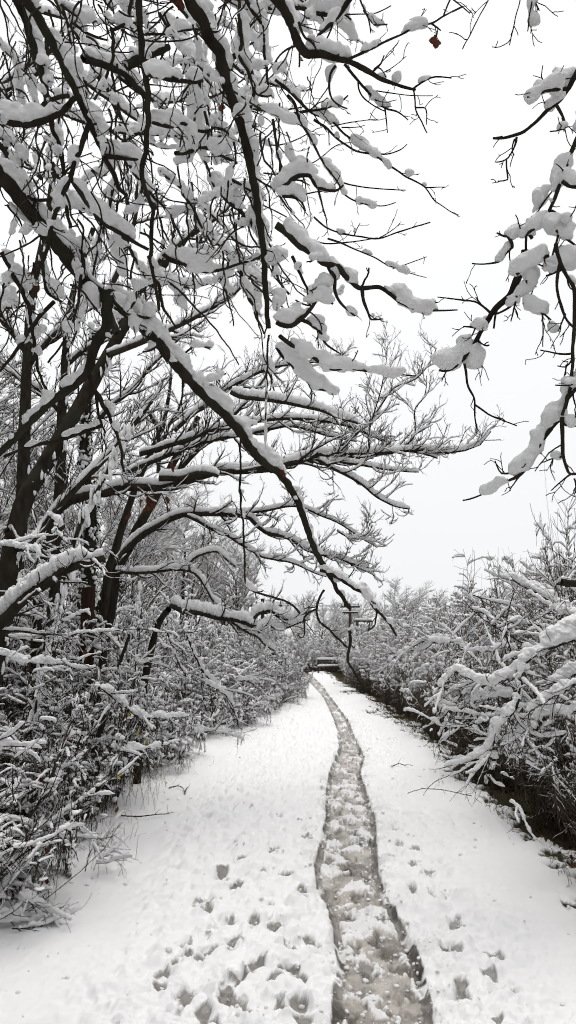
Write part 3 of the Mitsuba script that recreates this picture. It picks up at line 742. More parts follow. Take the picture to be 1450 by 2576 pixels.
def near_tree(name, label, rows, seed, spurs, thin, hang=None, wide=1.0, bush=0, group=None):
    rng = np.random.default_rng(seed)
    tree = thing(name, label, 'tree', group)
    made = [(trace(*r[:4], r[4] * wide, r[5] * wide), r[6], r[4]) for r in rows] + (hang or [])
    for i, ((P, R), snow, w0) in enumerate(made):
        P = P + (meshkit.noise(P[:, [0, 1, 2]] * 30 + i, 7)[:, None] - .5) * 0.008
        R = R * (1 + .35 * (meshkit.noise(P * 45, 8) - .5))
        limb = put('branch', tubes(P[None], R[None], 8 if w0 > 20 else 6, .12, rng), 'm_bark', tree)
        tw = []
        if spurs:
            L = np.linalg.norm(np.diff(P, axis=0), axis=1).sum()
            n = max(int(L * spurs), 2)
            S, SR = sprout(P[None], R[None], n, 6, .09, rng, angle=(25, 75), t0=.12, wander=.2, ratio=.5, tip=.7, rmin=.0013, rmax=.0035)
            S2, SR2 = sprout(S, SR, 1, 5, .04, rng, angle=(25, 60), t0=.3, wander=.2, ratio=.8, tip=.8, rmin=.0012, rmax=.0025)
            tw = [(S, SR), (S2, SR2)]
            put('spur', cat([tubes(a, b, 4) for a, b in tw]), 'm_bark', limb, kind='stuff')
        if bush and w0 > 3:
            S, SR = sprout(P[None], R[None], bush, 9, .42, rng, angle=(20, 60), t0=.1, wander=.13, grav=-.02, ratio=.6, tip=.5, rmin=.0020, rmax=.004)
            S2, SR2 = sprout(S, SR, 4, 6, .2, rng, angle=(22, 65), t0=.15, wander=.15, ratio=.7, tip=.6, rmin=.0017)
            put('twigs', cat([tubes(S, SR, 4), tubes(S2, SR2, 3)]), 'm_twig', limb, kind='stuff')
            put('twig_snow', cat([snow_tubes(S[::2], SR[::2], .011, rng, 6, m=30, gap=.3, freq=16), snow_tubes(S2[::5], SR2[::5], .008, rng, 5, m=12, gap=.35, freq=20)]), 'm_snow', limb, kind='stuff')
        C, Q = [], []
        w = snow / 100.0 * thin
        if w > .004:
            ws = w * np.linspace(1.0, .62, len(P))
            c, q = load(P, R, ws, rng, bare=.2 if bush else .34)
            C.append(c)
            Q.append(q)
            for a, b in tw[:1]:
                for s in range(len(a)):
                    if rng.random() < .5:
                        c, q = load(a[s], b[s], min(w * .6, .014), rng, bare=.4)
                        C.append(c)
                        Q.append(q)
            C, Q = np.vstack(C), np.concatenate(Q)
            if len(C):
                m = heap(C, Q, .0062 if w > .014 else .0045, seed=i + seed, amp=.72)
                if m is not None:
                    put('snow', m, 'm_near_snow', limb, kind='stuff')
    return tree


def tangle(n, seed):
    """Branches of the same crown farther in: they hang down and to the right from above the picture's left."""
    rng = np.random.default_rng(seed)
    out = []
    while len(out) < n:
        x, y = rng.uniform(-160, 700), rng.uniform(-220, 620)
        ang = math.radians(rng.normal(58, 24))
        L = rng.uniform(260, 560)
        if x + L * math.cos(ang) * .8 > 900 - .25 * (y + L * math.sin(ang)) or y + L * math.sin(ang) > 1010:
            continue
        d = rng.uniform(2.5, 4.0)
        p = np.array([x, y])
        pts = [p]
        turn = rng.normal() * .16
        for _ in range(6):
            ang += turn + rng.normal() * .16
            p = p + L / 6 * np.array([math.cos(ang), math.sin(ang)])
            pts.append(p)
        pts = np.array(pts)
        dd = d + np.linspace(0, rng.normal() * .5, 7)
        P = spline(at(pts[:, 0], pts[:, 1], dd), 44)
        w = rng.uniform(10, 24)
        R = np.linspace(w, w * .4, 44) / 4 / F * d
        out.append(((P, R), rng.uniform(2.0, 3.8), w))
        S, SR = sprout(P[None], R[None], 4, 22, .42, rng, angle=(25, 60), t0=.15, wander=.10, grav=-.04, ratio=.6, tip=.35, rmin=.0018)
        for a, b in zip(S, SR):
            out.append(((a, b), rng.uniform(1.4, 3.0), 8))
    return out


ARCH = [
    ('F', [(1700, 520), (1560, 560), (1450, 640), (1340, 680), (1250, 720), (1190, 780), (1170, 880), (1160, 960), (1120, 1030)], 4.1, 3.9, 14, 8, 8.6),
    ('F', [(1200, 765), (1100, 830), (1030, 870), (960, 860), (900, 830), (850, 805), (800, 850), (760, 890), (725, 930)], 4.0, 4.3, 9, 5, 3.4),
    ('F', [(1165, 940), (1100, 1050), (1050, 1100), (1030, 1180), (960, 1230), (900, 1260), (872, 1272)], 3.9, 4.1, 9, 5, 4.2),
    ('F', [(1700, 760), (1560, 830), (1450, 870), (1380, 910), (1300, 940), (1200, 1010)], 3.8, 3.9, 12, 7, 4.0),
    ('F', [(1130, 1000), (1070, 1015), (980, 1050), (900, 1080), (800, 1085), (718, 1102)], 4.0, 4.3, 7, 4, 2.0),
    ('F', [(1120, 930), (1010, 930), (950, 950), (900, 975), (880, 1000)], 4.2, 4.3, 7, 4, 4.4),
    ('F', [(990, 865), (930, 880), (850, 950), (790, 1020), (758, 1042)], 4.2, 4.4, 7, 4, 1.6),
    ('F', [(1150, 820), (1050, 880), (1000, 930), (985, 960)], 4.2, 4.3, 7, 5, 3.8),
    ('F', [(850, 640), (760, 640), (690, 690), (600, 700), (540, 730), (480, 770)], 6.4, 6.8, 6, 4, 4.0),
    ('F', [(900, 690), (830, 655), (760, 660), (700, 650), (620, 690)], 6.2, 6.6, 6, 4, 4.0),
    ('F', [(1420, 520), (1340, 460), (1270, 420), (1200, 380), (1150, 350), (1090, 320)], 4.8, 5.0, 10, 5, 5.0),
    ('F', [(1500, 760), (1400, 840), (1330, 860), (1280, 880)], 4.2, 4.2, 8, 5, 4.6),
    ('F', [(1560, 620), (1480, 560), (1400, 520), (1330, 490)], 4.4, 4.5, 9, 5, 6.0),
    ('F', [(1300, 700), (1200, 690), (1100, 680), (1000, 700), (860, 690)], 4.6, 4.9, 6, 4, 3.2),
    ('F', [(1340, 980), (1250, 1050), (1180, 1110), (1100, 1160)], 4.0, 4.0, 7, 4, 3.0),
    ('F', [(1500, 980), (1400, 1010), (1300, 1010), (1230, 1060)], 4.0, 4.0, 8, 4, 2.6),
    ('F', [(1020, 1190), (1010, 1240), (1020, 1290)], 4.0, 4.0, 5, 4, 3.0),
    ('F', [(930, 420), (975, 440), (1000, 520), (1030, 575)], 5.0, 4.9, 5, 8, 0.0),
    ('F', [(1140, 400), (1110, 500), (1095, 600), (1130, 720), (1150, 800)], 4.4, 4.3, 5, 8, 0.0),
    ('F', [(880, 440), (960, 520), (1060, 590), (1180, 660)], 4.6, 4.5, 4, 7, 0.6),
    ('F', [(760, 1200), (765, 1120), (800, 1050), (860, 1000)], 4.6, 4.5, 4, 6, 0.5),
    ('H', [(600, 130), (700, 105), (760, 108), (830, 120), (925, 142)], 5.3, 5.2, 3, 4, 0.5),
    ('H', [(680, 140), (740, 70), (830, 30), (900, -10)], 5.3, 5.2, 3, 4, 0.5),
    ('H', [(1060, 200), (1160, 150), (1280, 60), (1400, 20)], 5.0, 4.8, 4, 6, 0.5),
    ('F', [(1560, 690), (1450, 600), (1380, 590), (1200, 560), (1050, 520), (900, 500)], 4.6, 5.0, 8, 4, 1.6)]
LOW = [
    ('G', [(-160, 800), (0, 775), (100, 770), (200, 770), (295, 742)], 3.9, 4.1, 10, 5, 4.6),
    ('G', [(60, 810), (150, 805), (230, 795)], 3.9, 4.0, 6, 4, 0.5),
    ('G', [(-120, 440), (0, 378), (100, 330), (250, 270), (370, 190), (480, 110), (600, 20)], 4.2, 4.6, 8, 4, 1.8),
    ('G', [(130, 440), (160, 415), (250, 350), (350, 308), (440, 330), (512, 366)], 4.4, 4.5, 8, 4, 2.4),
    ('G', [(-60, 700), (0, 640), (60, 560), (100, 500), (160, 440), (230, 340)], 4.0, 4.3, 9, 5, 3.2),
    ('G', [(-100, 560), (20, 480), (120, 400), (240, 330)], 4.3, 4.5, 8, 5, 3.0),
    ('G', [(-60, 680), (60, 660), (180, 690), (240, 720)], 4.0, 4.1, 8, 5, 4.0),
    ('G', [(430, 520), (445, 450), (470, 380), (460, 300), (460, 230)], 4.9, 5.0, 5, 4, 0.0),
    ('G', [(470, 520), (500, 460), (520, 450), (560, 435)], 4.9, 5.0, 4, 3, 0.0),
    ('E', [(-160, 1190), (-60, 1195), (0, 1195), (60, 1200), (118, 1222)], 3.6, 3.7, 12, 7, 4.4),
    ('E', [(500, 880), (560, 930), (640, 990), (740, 1040), (850, 1035), (960, 1025)], 6.0, 6.3, 9, 4, 5.0),
    ('E', [(230, 920), (270, 1010), (310, 1120), (330, 1180)], 5.2, 5.2, 8, 5, 4.4),
    ('E', [(-40, 710), (30, 725), (150, 758), (250, 750), (400, 742)], 4.6, 4.9, 8, 4, 2.6),
    ('E', [(100, 640), (240, 655), (400, 610), (560, 600), (700, 590), (860, 610), (1000, 600)], 5.6, 6.2, 8, 4, 1.8),
    ('E', [(20, 620), (150, 640), (300, 560), (480, 480)], 5.2, 5.6, 8, 4, 2.4),
    ('E', [(940, 620), (980, 720), (1020, 800), (1100, 890), (1150, 960), (1200, 1060)], 7.2, 7.4, 9, 4, 3.4),
    ('E', [(840, 600), (870, 680), (900, 760), (940, 830)], 7.0, 7.0, 9, 5, 3.4),
    ('E', [(1040, 870), (1140, 930), (1180, 1000), (1200, 1080)], 7.2, 7.2, 8, 4, 4.4),
    ('E', [(1200, 850), (1270, 850), (1320, 840)], 7.6, 7.6, 8, 5, 4.4),
    ('E', [(0, 160), (80, 180), (150, 190), (240, 180)], 5.4, 5.4, 8, 5, 3.0),
    ('E', [(170, 180), (190, 240), (180, 320), (110, 380), (70, 420)], 5.2, 5.0, 9, 5, 4.4),
    ('E', [(240, 20), (290, 60), (310, 130), (330, 150)], 5.4, 5.4, 8, 5, 3.8),
    ('E', [(560, 1190), (680, 1200), (800, 1180), (900, 1150)], 5.8, 6, 8, 4, 4.4),
    ('E', [(980, 1110), (1100, 1110), (1180, 1130), (1230, 1150)], 7, 7.1, 8, 4, 4.4)]
def bare_twigs(n, seed):
    """Thin dark twigs without snow, hanging among the others."""
    rng = np.random.default_rng(seed)
    out = []
    while len(out) < n:
        x, y = rng.uniform(-80, 820), rng.uniform(-150, 760)
        if x > 860 - .3 * y:
            continue
        ang = math.radians(rng.normal(70, 32))
        L, d = rng.uniform(90, 280), rng.uniform(1.9, 3.4)
        pts = [np.array([x, y])]
        for _ in range(6):
            ang += rng.normal() * .25
            pts.append(pts[-1] + L / 6 * np.array([math.cos(ang), math.sin(ang)]))
        pts = np.array(pts)
        P = spline(at(pts[:, 0], pts[:, 1], d + np.linspace(0, rng.normal() * .2, 7)), 24)
        w = rng.uniform(5, 12)
        out.append(((P, np.linspace(w, w * .5, 24) / 4 / F * d), 0.0 if rng.random() < .6 else rng.uniform(.8, 1.6), 8))
    return out


near_left = near_tree('overhanging_tree', 'dark branches thick with heaped snow hanging over the path from the left', LEFT, 11, 8, .8, wide=1.2)
near_right = near_tree('overhanging_tree', 'snow laden branches reaching in at the right edge against the white sky', RIGHT, 12, 4, .62, wide=1.5)
tang = near_tree('overhanging_tree', 'tangle of thinner snowy branches behind the nearest ones at upper left', [], 13, 8, .72, hang=tangle(165, 5) + bare_twigs(260, 6))
arch = near_tree('arching_shrub', 'shrub arching out over the verge at right under deep pillows of snow', ARCH, 14, 12, .66, bush=8)
labels[arch]['category'] = 'shrub'
low = near_tree('near_shrub', 'nearest stems at lower left bowed under thick snow at the edge of the thicket', LOW, 15, 10, .66, bush=6)
labels[low]['category'] = 'shrub'

# ------------------------------------------------------------------ the wood on the left: standing trees with boughs over the path
def wood(name, label, catg, trunks, boughs, seed, bark='m_trunk', ivy=None, snow_side=True, twigs=(9, 4), twig_len=.8, extra_up=0.05, group=None, own=None):
    """A tree: trunks and boughs traced (tile, points, depth from, to, width from, to[, snow cm]); twigs sprout from the boughs."""
    rng = np.random.default_rng(seed)
    tree = own or thing(name, label, catg, group)
    for tr in trunks:
        tile, pts, d0, d1, w0, w1 = tr[:6]
        P, R = trace(tile, pts, d0, d1, w0, w1, m=34)
        if P[0, 2] > 0:
            P[0] = [P[0, 0], P[0, 1], -.1] if P[0, 2] < .8 else P[0]
        if P[0, 2] > 0:
            foot = np.array([P[0, 0] - .15 * (P[3, 0] - P[0, 0]), P[0, 1], -.1])
            P = resample(np.vstack([foot + np.linspace(0, 1, 8)[:, None] * (P[0] - foot), P[1:]])[None], 34)[0]
            R = resample(np.concatenate([np.full(7, R[0]), R])[None], 34)[0]
        R = R * (1 + .22 * (meshkit.noise(P * 5, 3) - .5))
        k = put('trunk', tubes(P[None], R[None], 14, .10, rng), bark, tree)
        if snow_side:
            # driven snow stuck to the right hand, upper side of the stem
            C = P[:, None] + np.array([.86, -.1, .25]) * R[:, None, None] * rng.uniform(.82, 1.0, (34, 6, 1)) + rng.normal(size=(34, 6, 3)) * [.015, .02, .05]
            sel = meshkit.noise(C * 3.2, 5) > .52
            C = C[sel]
            if len(C):
                S = np.stack([rng.uniform(.008, .02, len(C)), rng.uniform(.012, .04, len(C)), rng.uniform(.02, .07, len(C))], 1)
                put('snow', blobs(C, S, rng), 'm_snow', k, kind='stuff')
        if ivy:
            n = int(ivy)
            i = rng.integers(0, 34, n)
            g = rng.uniform(0, 2 * np.pi, n)
            C = P[i] + np.stack([np.cos(g), np.sin(g), np.zeros(n)], 1) * (R[i] * rng.uniform(1.0, 1.5, n))[:, None] + rng.normal(size=(n, 3)) * [0, 0, .09]
            put('ivy', leaves(C, .035, rng), 'm_ivy', k, kind='stuff')
            sel = rng.random(n) < .22
            put('snow', blobs(C[sel] + [0, 0, .015], rng.uniform(.012, .04, (sel.sum(), 3)), rng), 'm_snow', k, kind='stuff')
    for b in boughs:
        tile, pts, d0, d1, w0, w1 = b[:6]
        sw = b[6] if len(b) > 6 else 2.5
        P, R = trace(tile, pts, d0, d1, w0, w1, m=26)
        P = P + (meshkit.noise(P * 4 + seed, 7)[:, None] - .5) * .05
        k = put('bough', tubes(P[None], R[None], 8, .12, rng), 'm_bark', tree)
        s = snow_tubes(P[None], R[None], sw / 100 * .62, rng, sides=9, m=110, lo=.2, hi=.75, freq=9, gap=.18)
        if s:
            put('snow', s, 'm_snow', k)
        nt = b[7] if len(b) > 7 else twigs[0]
        if nt:
            d = (d0 + d1) / 2
            S, SR = sprout(P[None], R[None], nt, 12, twig_len, rng, angle=(22, 60), t0=.12, wander=.13, grav=extra_up, ratio=.5, tip=.3, rmin=.0028, rmax=.012, flat=.3)
            S2, SR2 = sprout(S, SR, twigs[1], 8, twig_len * .42, rng, angle=(25, 55), t0=.15, wander=.15, grav=extra_up * 1.3, ratio=.62, tip=.45, rmin=.0024, taper_len=.4)
            S3, SR3 = sprout(S2, SR2, 2, 5, twig_len * .17, rng, angle=(25, 55), t0=.25, wander=.15, grav=extra_up, ratio=.7, tip=.6, rmin=.0021)
            put('twigs', cat([tubes(S, SR, 5), tubes(S2, SR2, 4), tubes(S3, SR3, 3)]), 'm_twig', k, kind='stuff')
            put('twig_snow', cat([snow_tubes(S, SR, .009, rng, 5, lo=.3, hi=.8, gap=.3), snow_tubes(S2, SR2, .0055, rng, 4, m=10, lo=.45, hi=.9, gap=.4)]), 'm_snow', k, kind='stuff')
    return tree


def leaves(C, size, rng, hang=False):
    """Small pointed leaves at C, each of four faces with a fold along the middle."""
    n = len(C)
    a = unit(rng.normal(size=(n, 3)) + ([0, 0, -1.6] if hang else [0, 0, -.5]))
    b = unit(np.cross(a, rng.normal(size=(n, 3))))
    c = np.cross(a, b)
    s = size * rng.uniform(.6, 1.3, n)[:, None]
    V = np.stack([C, C + a * s * .45 + b * s * .42 + c * s * .15, C + a * s, C + a * s * .45 - b * s * .42 + c * s * .15, C + a * s * .5], 1)
    f = np.array([[0, 1, 4], [1, 2, 4], [2, 3, 4], [3, 0, 4]])
    return V.reshape(-1, 3), (f[None] + (np.arange(n) * 5)[:, None, None]).reshape(-1, 3)


# background wood at left, its stems and boughs
wood('leaning_tree', 'thick dark mossy trunk at the left edge leaning up to the right', 'tree',
     [('E', [(-90, 1000), (-40, 800), (0, 600), (40, 400), (60, 200), (100, 0), (140, -110), (210, -210), (290, -350), (380, -500), (460, -640), (540, -790), (640, -960), (760, -1160), (900, -1330)], 6.0, 7.0, 122, 36)],
     [('E', [(40, 90), (100, 190), (160, 160), (210, 90), (330, -60), (430, -160), (560, -300), (700, -470), (820, -620)], 6.0, 7.2, 44, 10, 3.5),
      ('C', [(540, 500), (700, 440), (860, 370), (1000, 300), (1180, 190), (1300, 60)], 6.6, 7.4, 30, 8, 3.0, 16),
      ('C', [(600, 390), (560, 200), (600, 20), (680, -200), (700, -420)], 6.8, 7.6, 40, 12, 3.0, 14),
      ('C', [(760, 80), (900, -60), (1080, -180), (1200, -300)], 7.0, 7.6, 26, 8, 3.0, 14)], 21, twigs=(20, 6), extra_up=.10)
wood('tree', 'slim upright trunk left of the ivy clad one, snow stuck to its right side', 'tree',
     [('C', [(90, 1500), (105, 1300), (120, 1050), (125, 830), (130, 650), (140, 480), (150, 300), (190, 60), (240, -200), (270, -420)], 8.5, 8.5, 70, 28)],
     [('C', [(140, 480), (60, 380), (0, 280), (-80, 200)], 8.5, 8.5, 26, 12, 3, 14), ('C', [(135, 560), (240, 430), (340, 330), (420, 180), (470, 20)], 8.5, 8.6, 26, 8, 3, 16), ('A', [(200, 900), (120, 800), (60, 700), (20, 560)], 8.5, 8.5, 20, 8, 3, 16),
      ('A', [(-60, 500), (0, 450), (80, 390), (160, 330), (260, 240)], 8, 8, 44, 20, 4, 12)], 22, twigs=(20, 6), extra_up=.08)
wood('tree', 'slim upright trunk just left of centre of the wood, forking high', 'tree',
     [('C', [(290, 1500), (300, 1200), (308, 1000), (310, 800), (325, 640), (330, 500), (345, 300), (400, 80), (470, -140)], 9.2, 9.2, 62, 24)],
     [('C', [(330, 560), (420, 480), (520, 420), (640, 300), (760, 160)], 9.2, 9.4, 24, 8, 3, 18), ('C', [(310, 800), (220, 700), (120, 640), (0, 560)], 9.2, 9.2, 22, 8, 3, 14)], 23, twigs=(20, 6), extra_up=.10)
wood('ivy_clad_tree', 'trunk wrapped in dark ivy leaves dusted with snow', 'tree',
     [('E', [(445, 1100), (450, 700), (450, 400), (450, 220), (460, 0), (452, -100), (420, -200), (430, -420), (440, -640), (470, -900)], 9.5, 9.5, 78, 34)],
     [('C', [(440, 900), (560, 760), (660, 680), (760, 560), (900, 420)], 9.5, 9.8, 24, 8, 3, 18)], 24, ivy=2200, snow_side=False, twigs=(20, 6), extra_up=.10)
wood('leaning_tree', 'dark stem leaning right behind the snowy boughs, its foot in the thicket', 'tree',
     [('E', [(500, 520), (540, 400), (560, 340), (650, 170), (740, 0), (800, -110), (900, -300), (1000, -480)], 10, 10.4, 66, 26)],
     [('C', [(800, 1180), (960, 1020), (1080, 900), (1220, 760), (1340, 600)], 10.2, 10.6, 24, 8, 3, 18)], 25, snow_side=False, twigs=(20, 6), extra_up=.10)
wood('leaning_tree', 'thin leaning stem with russet leaves clinging to it', 'tree',
     [('E', [(540, 300), (580, 200), (600, 120), (640, 0), (680, -120), (760, -300), (840, -520), (860, -700)], 9.8, 9.9, 44, 14)],
     [('C', [(800, 1090), (800, 960), (790, 880), (760, 790)], 9.4, 9.4, 22, 12, 3, 10), ('C', [(800, 1090), (840, 880), (900, 760), (930, 600)], 9.4, 9.6, 18, 8, 3, 14)], 26, snow_side=False, twigs=(14, 6), extra_up=.12)
wood('broken_tree', 'stout red brown trunk standing in the thicket at left', 'tree',
     [('E', [(395, 1420), (405, 1290), (410, 1160), (418, 1000), (428, 860), (436, 720), (440, 560), (446, 380)], 7.4, 7.7, 100, 62)], [], 27, bark='m_red_bark', snow_side=False)
wood('thin_tree', 'thin grey stem of a young tree in front of the red brown trunk', 'tree',
     [('E', [(110, 1320), (150, 1080), (180, 900), (215, 750), (250, 600), (290, 440), (330, 300), (380, 130), (440, -20), (520, -160), (600, -330), (700, -480)], 5.2, 5.8, 34, 12)],
     [('E', [(170, 960), (200, 1100), (300, 1080), (340, 1100)], 5.2, 5.3, 12, 5, 2, 6)], 28, twigs=(8, 5), twig_len=.6)
wood('thin_tree', 'thin dark stem rising at the right of the red brown trunk', 'tree',
     [('E', [(440, 1340), (480, 1180), (520, 1060), (560, 900), (610, 740), (680, 520), (700, 380)], 6.6, 7, 30, 10)], [('E', [(560, 900), (640, 800), (760, 740)], 6.8, 7, 10, 4, 2, 10)], 29, twigs=(8, 5), twig_len=.6)
# the boughs that reach over the path
reach = wood('spreading_tree', 'spreading tree whose long level boughs edged with snow reach right over the path', 'tree',
     [('E', [(180, 700), (190, 500), (200, 300), (250, 120), (300, -20), (360, -60)], 7.2, 7.0, 56, 40)],
     [('C', [(270, 1290), (400, 1215), (560, 1190), (660, 1160), (760, 1170), (850, 1160), (960, 1130), (1080, 1090), (1200, 1080), (1340, 1075), (1450, 1050), (1650, 1000), (1850, 1000), (2050, 985), (2150, 980), (2250, 990), (2400, 960), (2475, 880)], 7.0, 7.4, 46, 4, 4.2, 44),
      ('C', [(800, 1120), (900, 1120), (1000, 1090), (1100, 1110)], 7.0, 7.0, 30, 16, 4, 0),
      ('C', [(1170, 680), (1250, 715), (1450, 745), (1600, 780), (1710, 812), (1802, 842)], 6.6, 6.6, 22, 10, 4.6, 8),
      ('D', [(-200, 1080), (0, 1050), (200, 1030), (420, 1000), (600, 985), (700, 1000), (752, 1018)], 7.2, 7.4, 26, 7, 3.6, 26),
      ('D', [(150, 1035), (300, 1110), (400, 1180), (480, 1230), (540, 1262), (612, 1275)], 7.2, 7.2, 16, 6, 3.2, 8),
      ('D', [(200, 1035), (330, 1045), (500, 1072), (600, 1085), (655, 1090)], 7.2, 7.3, 14, 5, 2.8, 8),
      ('C', [(700, 1000), (900, 940), (1100, 870), (1300, 830), (1450, 820), (1620, 830), (1800, 870), (1960, 960)], 7.4, 7.8, 24, 6, 3.2, 34),
      ('C', [(620, 1100), (860, 1000), (1060, 930), (1240, 900), (1450, 860), (1640, 900), (1800, 930)], 7.8, 8.2, 22, 6, 3, 34),
      ('C', [(880, 880), (1020, 760), (1200, 640), (1380, 560), (1560, 540), (1700, 500)], 8.0, 8.4, 20, 5, 3, 36),
      ('D', [(200, 1000), (340, 900), (440, 800), (540, 660), (640, 620), (750, 460)], 7.6, 7.8, 10, 4, 1, 16),
      ('D', [(400, 1000), (420, 860), (460, 720), (480, 600), (500, 460)], 7.6, 7.6, 9, 4, .8, 14),
      ('D', [(500, 990), (640, 890), (640, 780), (690, 700), (700, 600)], 7.6, 7.8, 8, 4, .8, 10)], 30, snow_side=False, twigs=(24, 5), twig_len=.62, extra_up=.12)
wood('arching_tree', 'smaller tree with long bare boughs arching low to the right towards the path', 'tree',
     [('E', [(520, 700), (560, 520), (600, 280), (650, 190)], 8.0, 7.6, 40, 34)],
     [('E', [(600, 240), (700, 130), (800, 70), (920, 15), (1080, 10), (1250, 35), (1320, 100), (1450, 130), (1560, 200), (1700, 240), (1850, 290)], 7.6, 7.8, 34, 6, 3.6, 26),
      ('E', [(940, 20), (1050, 80), (1150, 130), (1230, 170), (1330, 230), (1450, 250), (1560, 300), (1640, 330)], 7.6, 7.7, 16, 5, 2.6, 16),
      ('E', [(1080, 10), (1300, 0), (1480, -30), (1660, 40), (1800, 120), (1900, 180)], 7.7, 7.9, 14, 4, 2.6, 18),
      ('F', [(60, 150), (180, 210), (300, 260), (380, 300), (430, 330)], 7.8, 7.8, 10, 4, 2.4, 12),
      ('E', [(960, 300), (955, 270), (1000, 220), (1080, 200), (1130, 235), (1190, 275)], 7.4, 7.4, 12, 7, 3.4, 5),
      ('F', [(250, 90), (330, 130), (400, 110), (430, 60)], 7.7, 7.8, 8, 3, 1, 10)], 31, snow_side=False, twigs=(18, 5), twig_len=.5, extra_up=.1)
wood('bent_tree', 'bent tree with low thick boughs carrying deep ridges of snow over the thicket', 'tree',
     [('E', [(700, 1100), (720, 900), (760, 700), (800, 560), (850, 490)], 8.2, 7.4, 44, 30)],
     [('E', [(850, 480), (900, 490), (1000, 500), (1100, 530), (1200, 548), (1280, 572)], 7.2, 7.0, 28, 18, 6.0, 5),
      ('E', [(1270, 570), (1300, 515), (1360, 500), (1400, 530), (1460, 545), (1520, 520), (1560, 500)], 7.0, 7.0, 18, 7, 5.0, 8),
      ('E', [(1160, 545), (1240, 590), (1310, 620), (1340, 660), (1380, 700)], 7.1, 7.0, 14, 7, 5.0, 6),
      ('E', [(1310, 600), (1350, 570), (1420, 590), (1500, 560), (1560, 540)], 7.0, 7.0, 12, 6, 4.4, 6),
      ('E', [(580, 300), (680, 310), (760, 300), (900, 295), (960, 300), (1040, 370), (1080, 450), (1120, 495)], 7.6, 7.4, 16, 8, 4, 10)], 32, snow_side=False, twigs=(8, 4), twig_len=.5)
wood('leaning_tree', 'low bough sawn off short and topped with a thick bar of snow at left', 'tree',
     [], [('E', [(-160, 700), (-60, 610), (0, 560), (60, 500), (110, 450), (160, 410), (220, 370), (320, 300), (420, 262), (515, 242)], 5.0, 5.0, 64, 34, 6.2, 8)], 33, twigs=(8, 5), twig_len=.5)
labels['leaning_tree_003']['label'] = 'dark bough at left sawn short, a thick bar of snow along it'

# ------------------------------------------------------------------ hedges: a few shrubs of each kind, grown once and set out as instances
def group_of(name, parts):
    g = {'type': 'shapegroup'}
    for pname, (mesh, m) in parts.items():
        if mesh is not None:
            g[pname] = mikit.ply(mesh, m, smooth=True)
    scene[name] = g


